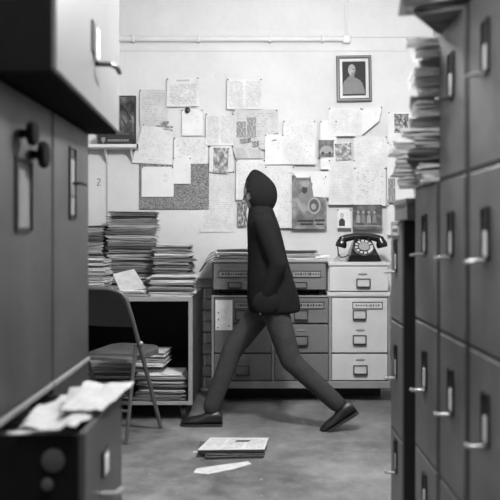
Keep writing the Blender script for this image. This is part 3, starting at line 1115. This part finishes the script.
# ------------------------------------------------------------------ papers on the right-hand cabinets
GR = 'papers heaped on the right cabinets'
bm = bevel_box_mesh(.575, .86, 2.70, 2.95, 1.2565, 1.335, .003)
sb = single('storage_box', bm, CHEST_M, 'low grey box on the narrow right cabinet, bridging the dark gap', 'box', GR)
bm = bevel_box_mesh(.571, .864, 2.696, 2.954, 1.318, 1.340, .002); obj('lid', bm, CHEST_M, sb)
# high leaning pile on the shorter cabinet
rnd = random.Random(77)


def heap(label, x, y, z0, z1, w, l, kinds, th, sway, turn, lean=0.0):
    z, k, out = z0, 0, []
    while z < z1:
        h = rnd.uniform(*th)
        out.append(sheaf('paper_sheaf', kinds[k % len(kinds)], x + sway * math.sin(k * 1.9 + 1) + lean * (z - z0), y, z, w * rnd.uniform(.85, 1.1), l * rnd.uniform(.9, 1.05), h,
                         turn[0] + rnd.uniform(-turn[1], turn[1]), label, 'papers', GR, rnd.randrange(50), (rnd.uniform(-.01, .01), rnd.uniform(-.025, .025))))
        z += h * 1.08
        k += 1
    rank(out)


heap('paper sheaf in the high pile on the shorter right cabinet', .615, 2.41, 1.373, 1.835, .17, .22, ('white', 'white', 'dark', 'white', 'pale', 'white', 'dark'), (.016, .034), .022, (-.3, .22), .03)
heap('paper sheaf in the short pile at the shorter right cabinet corner', .585, 2.60, 1.373, 1.535, .15, .12, ('white', 'white', 'white', 'pale', 'white'), (.016, .028), .014, (-.25, .15), -.05)
heap('paper sheaf in the slanted heap on top of the tall right cabinet', .59, 2.13, 1.848, 2.10, .24, .25, ('dark', 'pale', 'news', 'white', 'dark', 'news'), (.014, .03), .03, (-.35, .3), -.05)

# ------------------------------------------------------------------ sheets and pictures on the rear wall
S5 = YB / F


def WX(px):
    return (px - CX) * S5


def WZ(py):
    return H + (HY - py) * S5


T1 = text_mat('typed_notice', .62, .10, 20, 26, 1, 1, True, .25)
T2 = text_mat('two_column_sheet', .62, .16, 30, 40, 2, 2, False, .3)
T3 = text_mat('faint_typed_sheet', .62, .34, 30, 44, 3, 1, False, .4)
T4 = text_mat('sparse_sheet', .64, .30, 22, 26, 4, 1, False, .84)
T5 = text_mat('clipping', .50, .16, 14, 30, 5, 2, False, .25)
T6 = text_mat('grey_form', .52, .28, 16, 20, 6, 1, False, .5)
T7 = text_mat('blank_sheet', .68, .5, 6, 8, 7, 1, False, .9, .06)
T8 = text_mat('small_caption_sheet', .64, .15, 20, 24, 8, 1, False, .8)
PH1 = photo_mat('dark_photo', .03, .45, 5, 1.3)
PH2 = photo_mat('grey_photo', .10, .50, 4, 4.1)
PH3 = photo_mat('mid_photo', .15, .40, 6, 7.7)
DKP = photo_mat('dim_photo', .05, .15, 3, 6.1)
POST = photo_mat('poster_print', .09, .26, 3, 2.2)

layer = [0]


def sheet(name, quad, mat, label, cat='paper', curl=0.004, lay=None, pins=True, group='papers pinned to the rear wall'):
    """quad: (x0, y0, x1, y1) or four corners (top-left, top-right, bottom-right, bottom-left) in photo pixels on the wall plane"""
    if len(quad) == 4 and not isinstance(quad[0], tuple):
        x0, y0, x1, y1 = quad
        quad = [(x0, y0), (x1, y0), (x1, y1), (x0, y1)]
    if lay is None:
        layer[0] += 1
        lay = layer[0]
    off = .002 + .0011 * lay
    bm = bmesh.new()
    uvl = bm.loops.layers.uv.new('UVMap')
    c = [Vector((WX(a), 0, WZ(b))) for a, b in quad]
    n = 8
    rows_, uvs = [], {}
    rnd = random.Random(lay * 7 + 1)
    ph = rnd.uniform(0, 6)
    for i in range(n + 1):
        r_ = []
        for j in range(n + 1):
            u, v = i / n, j / n     # v: 0 top, 1 bottom
            p = (c[0] * (1 - u) + c[1] * u) * (1 - v) + (c[3] * (1 - u) + c[2] * u) * v
            p.y = YB - off - curl * (v ** 2) * (1 + .5 * math.sin(u * 3 + ph)) - .0006 * math.sin(v * 6 + u * 4 + ph)
            vv = bm.verts.new(p)
            uvs[vv] = (u, 1 - v)
            r_.append(vv)
        rows_.append(r_)
    for i in range(n):
        for j in range(n):
            f = bm.faces.new((rows_[i][j], rows_[i + 1][j], rows_[i + 1][j + 1], rows_[i][j + 1]))
            for l in f.loops:
                l[uvl].uv = uvs[l.vert]
    bm.normal_update()
    bmesh.ops.solidify(bm, geom=list(bm.faces), thickness=.0007)
    o = single(name, bm, mat, label, cat, group)
    if pins:
        for q in (0, 1):
            a, b = quad[q]
            mx, my = (quad[0][0] + quad[2][0]) / 2, (quad[0][1] + quad[2][1]) / 2
            a, b = a + (mx - a) * .06, b + (my - b) * .06
            pm = bmesh.new(); ellipsoid(pm, (WX(a), YB - off - .004, WZ(b)), .0055, .005, .0055, 8)
            obj('pin', pm, IRON, o, True)
    return o


def flat_on(o, pts, mat, name='printed_shape', off=.0):
    """flat printed shape on a sheet; pts in photo pixels, y plane taken from off"""
    bm = bmesh.new()
    prism(bm, [(WX(a), WZ(b)) for a, b in pts], YB - off - .0012, YB - off)
    return obj(name, bm, mat, o)


def oval(cx, cy, rx, ry, n=18):
    return [(cx + rx * math.cos(2 * math.pi * k / n), cy + ry * math.sin(2 * math.pi * k / n)) for k in range(n)]


# cork board
bm = bmesh.new(); box(bm, WX(139.5), WX(209), YB - .012, YB, WZ(209.5), WZ(163), .003)
single('cork_board', bm, CORK, 'grey speckled cork board half covered by white sheets', 'board')
layer[0] = 10
sheet('paper_sheet', (140, 90, 168, 126), T6, 'grey washed-out sheet left of the framed-line typed notice')
sheet('paper_sheet', [(143, 124), (173, 130), (173, 165), (132, 163)], T4, 'white sheet with a torn slanting lower left corner')
sheet('paper_sheet', (174, 138, 208, 164), T8, 'white sheet with short dark captions just above the cork board')
sheet('paper_sheet', (182, 110, 203, 136), T7, 'blank white sheet hung under the typed notice by a dark clip')
sheet('paper_sheet', (142, 167, 174, 197), T7, 'blank white sheet covering the left of the cork board')
sheet('paper_sheet', (173.5, 158, 191, 184), T7, 'small blank white sheet covering the top of the cork board')
sheet('paper_notice', [(167, 79), (199, 78), (199.5, 107), (167, 107.5)], T1, 'typed notice with a dark heading, highest at the left', 'notice', .014)
sheet('paper_sheet', (200, 170, 234.5, 232), T3, 'large faint typed sheet at the right edge of the cork board', lay=1)
sheet('paper_sheet', (206, 114, 234, 146), T2, 'two-column white sheet left of the photo cluster', curl=.007)
sheet('paper_sheet', (209.5, 146, 233, 172), T8, 'white captioned sheet behind the narrow portrait photo')
sheet('photo_print', [(214, 148), (229, 148.5), (227.5, 174), (213, 173)], PH2, 'narrow dark photo print right above the large faint typed sheet', 'photo')
sheet('paper_sheet', (233, 110, 278, 150), T6, 'grey sheet carrying a cluster of small photos')
sheet('paper_notice', [(227, 79.5), (262, 79.5), (262, 110), (227, 110)], T2, 'two-column notice hung high above the photo cluster', 'notice', .010)
sheet('photo_print', (236.5, 122, 246, 138), PH3, 'small grey photo at the left of the photo cluster', 'photo', pins=False)
sheet('photo_print', (247, 118, 256, 138), PH3, 'taller small grey photo in the middle of the photo cluster', 'photo', pins=False)
sheet('photo_print', [(240, 140), (251, 138), (251.5, 143), (240, 144)], PH1, 'tiny dark clipping at the lower left of the photo cluster', 'clipping', pins=False)
sheet('photo_print', [(252, 142), (259, 141), (259, 147), (252.5, 148)], PH1, 'tiny dark clipping at the bottom of the photo cluster', 'clipping', pins=False)
sheet('photo_print', [(271, 135), (278, 133), (278, 141), (271.5, 142)], PH1, 'tiny dark clipping at the right of the photo cluster', 'clipping', pins=False)
sheet('newspaper_clipping', [(232, 147), (260, 149), (263, 159), (236, 159)], T5, 'slanted newspaper clipping below the photo cluster', 'clipping')
sheet('paper_sheet', (236, 160, 265, 200), T4, 'white sheet hanging behind the walking person')
sheet('photo_print', (238, 201, 247, 226), PH1, 'narrow strip of two dark photos left of the walking person', 'photo', pins=False)
sheet('paper_sheet', (265, 135, 283, 165), T7, 'blank white sheet between the photo cluster and the drawn sheet')
sheet('paper_sheet', (283, 121, 315, 165), T4, 'tall white sheet with a few drawn marks above the poster')
sheet('paper_sheet', (265, 166, 294, 228), T4, 'white sheet hanging left of the dark poster')
sheet('paper_sheet', (320, 121, 336, 170), T7, 'narrow blank white sheet behind the small car photo')
sheet('paper_sheet', (328, 109, 361, 137), T3, 'faint typed sheet directly under the framed portrait')
sheet('paper_sheet', [(361, 110), (381, 108), (378, 122), (361, 136)], T7, 'torn blank white sheet under the right side of the framed portrait')
sheet('paper_sheet', (353, 137, 386, 168), T4, 'white sheet with sparse writing below the torn sheet')
sheet('paper_sheet', (328, 160, 354, 205), T3, 'faint typed sheet right of the dark poster')
sheet('paper_sheet', (353, 168, 385, 206), T8, 'white sheet with small captions above the group photo')
sheet('paper_sheet', (387, 113, 411, 142), T7, 'white sheet behind the photo at the right end of the wall')
sheet('paper_sheet', (386, 142, 412, 200), T7, 'long white sheet behind the leaning paper pile')
sheet('paper_sheet', (386, 205, 410, 235), T7, 'white sheet low beside the narrow right cabinet')
sheet('photo_print', (387, 179, 394, 203), PH3, 'grey strip of card left of the leaning paper pile', 'photo', pins=False)
sheet('photo_print', (393, 115, 407, 134), PH1, 'dark photo at the right end of the wall near the leaning papers', 'photo')

PR_L, PR_M, PR_D = plain('poster_pale', .30, .8), plain('poster_mid', .20, .8), plain('poster_dark', .09, .8)
pc = sheet('photo_print', (318, 141, 333, 157.5), DKP, 'small dark photo of a car below the framed portrait', 'photo', .002)
L0 = .002 + .0011 * layer[0] + .006
flat_on(pc, [(319, 152), (321, 148.5), (324, 146.5), (329, 147), (331, 149.5), (332.3, 152), (332, 154), (319, 154.5)], PR_L, off=L0)
for cxw in (322, 329):
    flat_on(pc, oval(cxw, 154, 1.4, 1.5, 10), DARK, off=L0 + .001)
sheet('photo_print', [(334, 145), (350, 144), (351, 160), (335, 162)], PH2, 'pale tilted photo right of the small car photo', 'photo')

# dark poster with a figure and a round emblem
po = sheet('wall_poster', [(291.5, 176), (326, 176), (326, 229), (291.5, 229)], POST, 'dark worn poster with a seated figure and a round emblem', 'poster', .003)
L0 = .002 + .0011 * layer[0] + .0058
for nm, pts, mt in (('printed_figure', [(303, 184), (307, 179.5), (312, 184), (311, 191), (315, 197), (318, 206), (312, 210), (303, 203), (298, 212), (294.5, 203), (299, 194), (303, 191)], PR_M),
                    ('printed_arm', [(294, 199), (297, 198), (303, 207), (311, 208), (311, 211), (301, 212)], PR_L),
                    ('printed_ring', oval(313.5, 206, 6.6, 8.4), PR_L), ('printed_emblem', oval(313.5, 206, 4.8, 6.4), PR_D), ('printed_crest', oval(313, 207, 2.6, 3.2, 7), PR_L),
                    ('printed_face', oval(304, 190.5, 2.8, 3.6, 12), DARK), ('printed_head', oval(305, 184.5, 3.8, 3.4, 12), PR_L)):
    flat_on(po, pts, mt, nm, L0)
    L0 += .0006
for k, (a, b, y0, h) in enumerate(((294, 308, 178.2, 1.8), (297, 313, 220, 1.5), (314, 324, 219.5, 1.8), (300, 312, 223.5, 1.2), (315, 323, 223.5, 1.5))):
    flat_on(po, [(a, y0), (b, y0), (b, y0 + h), (a, y0 + h)], DARK if k else PR_M, 'printed_line', L0)
sheet('paper_sheet', [(291, 172), (311, 172), (309, 178), (298, 180)], T7, 'torn white scrap over the top of the dark poster', pins=False)
sheet('paper_sheet', [(309, 172), (328, 172), (328, 198), (313, 197)], T7, 'torn white sheet over the upper right of the dark poster', pins=False)

# group photo and small portrait photo
gp = sheet('photo_print', (351.5, 205, 380.5, 229.5), DKP, 'wide dark group photo above the telephone', 'photo', .003)
L0 = .002 + .0011 * layer[0] + .0058
for k, cx_ in enumerate((357, 362, 367.5, 373)):
    flat_on(gp, [(cx_ - 2, 223), (cx_ - 1.6, 216), (cx_, 214.5), (cx_ + 1.8, 216), (cx_ + 2.2, 223)], PR_M if k % 2 else PR_L, 'printed_figure', L0)
    flat_on(gp, oval(cx_, 212.6, 1.3, 1.7, 10), PR_L, 'printed_head', L0)
flat_on(gp, [(353, 225.5), (379, 225.5), (379, 226.5), (353, 226.5)], PR_L, 'printed_line', L0)
sp_ = sheet('photo_print', (336.5, 210, 350, 228), T7, 'small pale portrait card left of the group photo', 'photo', .002)
L0 = .002 + .0011 * layer[0] + .0045
flat_on(sp_, [(338, 226), (338, 221), (340, 218.5), (342, 218.5), (344, 221), (344, 226)], DARK, 'printed_figure', L0)
flat_on(sp_, oval(341, 215.5, 2, 2.6, 12), GREYP, 'printed_head', L0)

# dark clip over the blank sheet under the notice
bm = bmesh.new(); ellipsoid(bm, (WX(188), YB - .035, WZ(111)), .02, .008, .024, 12)
single('paper_clip', bm, IRON, 'dark clip holding the blank sheet under the typed notice', 'clip', smooth=True)
# inky stickers
for k, (x0, y0, x1, y1) in enumerate(((163.5, 122.5, 170, 124.5), (166, 127.5, 174, 129.3))):
    sheet('paper_label', (x0, y0, x1, y1), PH1, ('upper dark label strip' if k == 0 else 'lower dark label strip') + ' above the torn-corner sheet', 'label', .0005, pins=False)

# framed portrait
fcx, fcz = WX(353.5), WZ(79.5)
MF = Matrix.Translation((fcx, YB, fcz)) @ Matrix.Rotation(R(-1.0), 4, 'Y')
fw, fh = 17.2 * S5, 22.6 * S5
fp = thing('framed_portrait', 'framed dark portrait of a man hanging high on the rear wall', 'picture', (fcx, YB, fcz - fh))


def frame_ring(bm, w0, h0, w1, h1, ya, yb, M):
    for (a, b, c_, d_) in ((-w0, w0, h1, h0), (-w0, w0, -h0, -h1), (-w0, -w1, -h1, h1), (w1, w0, -h1, h1)):
        r = box(bm, a, b, ya, yb, c_, d_)
        for v in r:
            v.co = M @ v.co


bm = bmesh.new(); frame_ring(bm, fw, fh, fw - .022, fh - .022, -.045, 0, MF); obj('frame', bm, WOOD, fp)
bm = bmesh.new(); frame_ring(bm, fw - .006, fh - .006, fw - .012, fh - .012, -.049, -.04, MF); obj('gilt_bead', bm, CHEST, fp)
bm = bmesh.new(); frame_ring(bm, fw - .022, fh - .022, fw - .043, fh - .043, -.034, -.004, MF); obj('mat_border', bm, CHEST_L, fp)
bm = bmesh.new(); r = box(bm, -(fw - .04), fw - .04, -.02, -.003, -(fh - .04), fh - .04)
for v in r:
    v.co = MF @ v.co
pic = obj('picture', bm, BAKE if False else plain('dark_print', .018, .7), fp)
kx = (fw - .043) / 12.0


def pic_shape(name, pts, mat, y):
    bm = bmesh.new()
    prism(bm, [(a * S5, b * S5) for a, b in pts], y - .0012, y, MF)
    obj(name, bm, mat, pic)


SIT = plain('print_grey', .20, .8)
SIT2 = plain('print_light', .33, .8)
pic_shape('sitter_robe', [(-11.2, -15), (-11.4, -8), (-10, -2.5), (-6.5, 1), (-4.5, 2.6), (-3, 1.6), (0, 1.5), (2.5, .8), (6, -1.2), (8.5, -4.5), (10.5, -11), (11, -15)], SIT, -.0202)
pic_shape('sitter_neck', [(-4.4, 2.2), (-4, 6), (0, 5), (.6, 1.6), (-1.5, .4)], SIT, -.0212)
pic_shape('sitter_head', [(a - 2.0, b + 9) for a, b in oval(0, 0, 3.7, 5.6)], SIT2, -.0222)
pic_shape('sitter_beard', [(-3.2, 5.6), (-1.6, 3.6), (.2, 3.4), (1.4, 6), (1.2, 8), (-.4, 6.4)], SIT, -.0232)
pic_shape('sitter_eye', [(-1.2, 10), (1.4, 9.8), (1.4, 9.1), (-1.2, 9.2)], WOOD, -.0236)

# shelf with leaning picture and dark box at the left
sh = thing('wall_shelf', 'narrow white shelf on the rear wall beside the left cabinet', 'shelf', (WX(100), YB, WZ(148)))
xs1 = (136.5 - CX) * 5.25 / F
zs0, zs1 = H + (HY - 147.3) * 5.25 / F, H + (HY - 144) * 5.25 / F
bm = bevel_box_mesh(-1.70, xs1, 5.25, YB, zs0, zs1, .003); obj('board', bm, TRIM_W, sh)
bm = bevel_box_mesh(xs1 - .004, xs1 + .008, 5.255, 5.29, zs0 - .004, zs1 + .003, .002); obj('end_cap', bm, IRON, sh)
for xx in (-1.16, xs1 - .05):
    bm = bmesh.new()
    prism(bm, [(0, zs0), (0, zs0 - .10), (-.012, zs0 - .10), (-.10, zs0 - .006), (-.10, zs0)], 0, .008, Matrix.Translation((xx, YB, 0)) @ Matrix.Rotation(R(90), 4, 'Z'))
    obj('bracket', bm, TRIM_W, sh)
d_ = 5.34
xa, xb_, za, zb = (99 - CX) * d_ / F, (135.8 - CX) * d_ / F, zs1 + .001, H + (HY - 95.5) * d_ / F
lp = thing('leaning_picture', 'dark framed print standing on the white wall shelf', 'picture', ((xa + xb_) / 2, d_, za))
bm = bmesh.new(); box(bm, xa, xb_, d_, d_ + .02, za, zb, .003); obj('frame', bm, DARK, lp)
bm = bmesh.new(); uvl = bm.loops.layers.uv.new('UVMap')
q = [Vector((xa + .012, d_ - .002, za + .012)), Vector((xb_ - .012, d_ - .002, za + .012)), Vector((xb_ - .012, d_ - .002, zb - .012)), Vector((xa + .012, d_ - .002, zb - .012))]
f = bm.faces.new([bm.verts.new(p) for p in q])
for l, uvc in zip(f.loops, ((0, 0), (1, 0), (1, 1), (0, 1))):
    l[uvl].uv = uvc
bm.normal_update()
bmesh.ops.solidify(bm, geom=[f], thickness=.001)
obj('print', bm, photo_mat('leaning_print', .012, .16, 3.5, 5.5), lp)
# swirl strokes of the print
for k, pts in enumerate((((121, 105), (127, 112), (131, 120)), ((124, 104), (129, 114), (128, 122), (123, 128)), ((131, 113), (133, 107), (131, 104)), ((122, 118), (126, 126), (131, 131)))):
    bm = bmesh.new(); tube(bm, [P(a, b, d_ - .004) for a, b in pts], .006, 6); obj('printed_stroke', bm, DARK if k % 2 == 0 else STEEL_F, lp, True)
d_ = 5.27
xa, xb_ = (97.5 - CX) * d_ / F, (131 - CX) * d_ / F
zb = H + (HY - 134.5) * d_ / F
bx_ = thing('boxed_set', 'flat black box with a small pale shield on the white shelf', 'box', ((xa + xb_) / 2, d_, zs1))
bm = bevel_box_mesh(xa, xb_, d_, d_ + .055, zs1 + .0005, zb, .003); obj('body', bm, DARK, bx_)
cx_ = (103.3 - CX) * d_ / F
cz_ = (zs1 + zb) / 2 - .004
bm = bmesh.new(); prism(bm, [(cx_ - .014, cz_ + .02), (cx_ + .014, cz_ + .02), (cx_ + .014, cz_ - .004), (cx_, cz_ - .026), (cx_ - .014, cz_ - .004)], d_ - .002, d_ + .001); obj('shield', bm, CHEST, bx_)
bm = bmesh.new()
xx = cx_ + .035
rnd = random.Random(4)
while xx < xb_ - .02:
    ww = rnd.uniform(.006, .012)
    box(bm, xx, xx + ww, d_ - .0015, d_ + .001, cz_ - .011, cz_ + .005)
    xx += ww + rnd.uniform(.003, .006)
o = obj('lettering', bm, CHEST, bx_); o['kind'] = 'stuff'
# small handwritten figure 2 on the wall below the shelf
bm = bmesh.new()
tube(bm, [Vector((WX(a), YB - .001, WZ(b))) for a, b in ((97.2, 180), (98.4, 178.6), (100.2, 179), (100.2, 181), (98.2, 183.6), (97, 185.5), (100.8, 185))], .003, 6)
single('wall_scribble', bm, IRON, 'small handwritten figure on the wall under the white shelf', 'mark')

# ------------------------------------------------------------------ person striding left, head bowed, in a dark hooded coat
YP = 4.37
SP = YP / F


def pp(px, py, dy=0.0):
    return Vector(((px - CX) * SP, YP + dy, H + (HY - py) * SP))


per = thing('person', 'person in a dark hooded coat striding past the drawer chests with bowed head', 'person', (.06, YP, 0))


def capsule(bm, a, b, ra, rb, n=12):
    a, b = Vector(a), Vector(b)
    d = b - a
    pts, rr = [], []
    for k in range(5):
        t = math.sin(math.pi / 2 * (k / 4)); c = math.cos(math.pi / 2 * (k / 4))
        pts.append(a - d.normalized() * ra * c); rr.append(max(ra * t, .002))
    for k in range(1, 5):
        pts.append(a + d * (k / 5)); rr.append(ra + (rb - ra) * k / 5)
    for k in range(5):
        t = math.cos(math.pi / 2 * (k / 4)); c = math.sin(math.pi / 2 * (k / 4))
        pts.append(b + d.normalized() * rb * c); rr.append(max(rb * t, .002))
    tube(bm, pts, rr, n)


def remesh(o, vox, it=6):
    m = o.modifiers.new('remesh', 'REMESH')
    m.mode = 'VOXEL'; m.voxel_size = vox; m.use_smooth_shade = True
    s = o.modifiers.new('smooth', 'SMOOTH')
    s.factor = .5; s.iterations = it


# joints
hipc = Vector((.085, YP, .80))
hipL, hipR = hipc + Vector((0, .085, 0)), hipc + Vector((0, -.085, 0))
kneeF, ankF = Vector((-.16, YP + .07, .475)), Vector((-.30, YP + .04, .095))     # far (leading) leg
kneeB, ankB = Vector((.20, YP - .08, .43)), Vector((.50, YP - .07, .15))          # near (trailing) leg
chest = Vector((.045, YP, 1.15))
neck = Vector((.022, YP, 1.335))
headc = Vector((.002, YP, 1.455))
shF, shN = Vector((.03, YP + .155, 1.27)), Vector((.03, YP - .155, 1.27))
elF, elN = Vector((.08, YP + .20, 1.02)), Vector((.12, YP - .20, 1.02))
haF, haN = Vector((.03, YP + .17, .85)), Vector((.055, YP - .17, .84))

# body: one continuous surface
bm = bmesh.new()
capsule(bm, hipc, chest, .12, .115); capsule(bm, chest, neck, .10, .055); capsule(bm, neck, headc, .05, .055)
capsule(bm, hipL, kneeF, .075, .05); capsule(bm, kneeF, ankF, .048, .034)
capsule(bm, hipR, kneeB, .075, .05); capsule(bm, kneeB, ankB, .048, .034)
capsule(bm, shF, elF, .045, .036); capsule(bm, elF, haF, .036, .026)
capsule(bm, shN, elN, .045, .036); capsule(bm, elN, haN, .036, .026)
capsule(bm, shF, shN, .06, .06)
Mh = Matrix.Rotation(R(-18), 3, 'Y')
ellipsoid(bm, headc, .092, .072, .115, 18, Mh)


def hp(x, y, z):
    return headc + Mh @ Vector((x, y, z))


ellipsoid(bm, hp(-.045, 0, -.06), .045, .05, .05, 12, Mh)           # jaw
capsule(bm, hp(-.083, 0, .015), hp(-.104, 0, -.018), .009, .014, 8)    # nose
capsule(bm, hp(-.085, -.02, -.052), hp(-.085, .02, -.052), .007, .007, 8)   # lips
for s in (-1, 1):
    ellipsoid(bm, hp(.01, s * .074, -.01), .02, .009, .03, 10, Mh)   # ears
    # hands with five fingers, tucked into the coat pockets
    hand_c = haN if s < 0 else haF
    ellipsoid(bm, hand_c + Vector((-.02, 0, -.04)), .022, .035, .045, 10)
    for fi in range(4):
        b0 = hand_c + Vector((-.025, (-.024 + .016 * fi), -.075))
        capsule(bm, b0, b0 + Vector((-.018, 0, -.035 - .008 * (fi in (1, 2)))), .0085, .007, 6)
    capsule(bm, hand_c + Vector((-.03, -.03 * s, -.035)), hand_c + Vector((-.055, -.03 * s, -.06)), .01, .008, 6)
body = obj('body', bm, SKIN, per, True)
remesh(body, .008, 3)
for s in (-1, 1):
    bm = bmesh.new(); ellipsoid(bm, hp(-.078, s * .031, .012), .011, .012, .010, 10, Mh); obj('eye', bm, BAKE, body, True)
bm = bmesh.new(); ellipsoid(bm, hp(.012, 0, .022), .093, .078, .105, 18, Mh); obj('hair', bm, HAIR, per, True)

# trousers
bm = bmesh.new()
capsule(bm, hipc + Vector((0, 0, .03)), hipc, .135, .135)
for hip, knee, ank in ((hipL, kneeF, ankF), (hipR, kneeB, ankB)):
    capsule(bm, hip, knee, .092, .068); capsule(bm, knee, ank + (knee - ank) * .06, .066, .056)
tr = obj('trousers', bm, TROUS, per, True)
remesh(tr, .014, 5)

# shoes
def shoe(ank, heel_z, pitch):
    M = Matrix.Translation(ank) @ Matrix.Rotation(pitch, 4, 'Y')
    bm = bmesh.new()
    prof = [(.075, .038, .075), (.05, .046, .095), (0, .046, .09), (-.06, .048, .055), (-.12, .05, .045), (-.165, .042, .035), (-.185, .022, .022)]
    rings = []
    for x, hw, hh in prof:
        rings.append([M @ Vector((x, hw * math.cos(a), -.085 + (hh * (.5 + .5 * math.sin(a))))) for a in [2 * math.pi * k / 14 for k in range(14)]])
    loft(bm, rings)
    s = obj('shoe', bm, LEATHER, per, True)
    bm = bmesh.new()
    rings = []
    for x, hw, hh in prof:
        rings.append([M @ Vector((x * 1.02, y, z)) for y, z in ((-hw, -.095), (hw, -.095), (hw, -.08), (-hw, -.08))])
    loft(bm, rings)
    obj('sole', bm, RUBBER, s)


shoe(ankF, 0, R(0))
shoe(ankB, 0, R(-32))

# coat: flared torso shell with sleeves and hood
bm = bmesh.new()
n = 22
rings = []
prof = [(.72, .105, .165, .185), (.80, .095, .165, .19), (.92, .078, .145, .18), (1.05, .06, .125, .175), (1.17, .045, .112, .18), (1.27, .03, .10, .185), (1.33, .022, .085, .13), (1.38, .015, .072, .085)]
for z, xo, rx, ry in prof:
    rings.append([Vector((xo + rx * math.cos(2 * math.pi * k / n), YP + ry * math.sin(2 * math.pi * k / n), z)) for k in range(n)])
loft(bm, rings)
for sh_, el, ha in ((shF, elF, haF), (shN, elN, haN)):
    capsule(bm, sh_, el, .064, .056); capsule(bm, el, ha + Vector((0, 0, .01)), .055, .05)
coat = obj('coat', bm, COAT, per, True)
remesh(coat, .014, 6)
# pockets and front placket
for s in (-1, 1):
    bm = bmesh.new()
    ellipsoid(bm, (.05, YP + s * .185, .795), .085, .03, .075, 14)
    obj('pocket', bm, COAT, coat, True)
# hood: open shell around the head, peaked at the crown, open towards the face
bm = bmesh.new()
bmesh.ops.create_uvsphere(bm, u_segments=24, v_segments=18, radius=1.0)
dead = []
for v in bm.verts:
    x, y, z_ = v.co
    if x < -.70 and -.75 < z_ < .62:
        dead.append(v)
    k = 1.0 - .42 * max(0, z_) ** 1.4
    zz_ = z_ * (.150 if z_ > 0 else .135)
    v.co = hp(.006 + x * .112 * k + .012 * max(0, z_), y * .096 * k, zz_ + .004)
bmesh.ops.delete(bm, geom=dead, context='VERTS')
bmesh.ops.recalc_face_normals(bm, faces=bm.faces)
bm.normal_update()
bmesh.ops.solidify(bm, geom=list(bm.faces), thickness=.006)
obj('hood', bm, COAT, coat, True, 60)
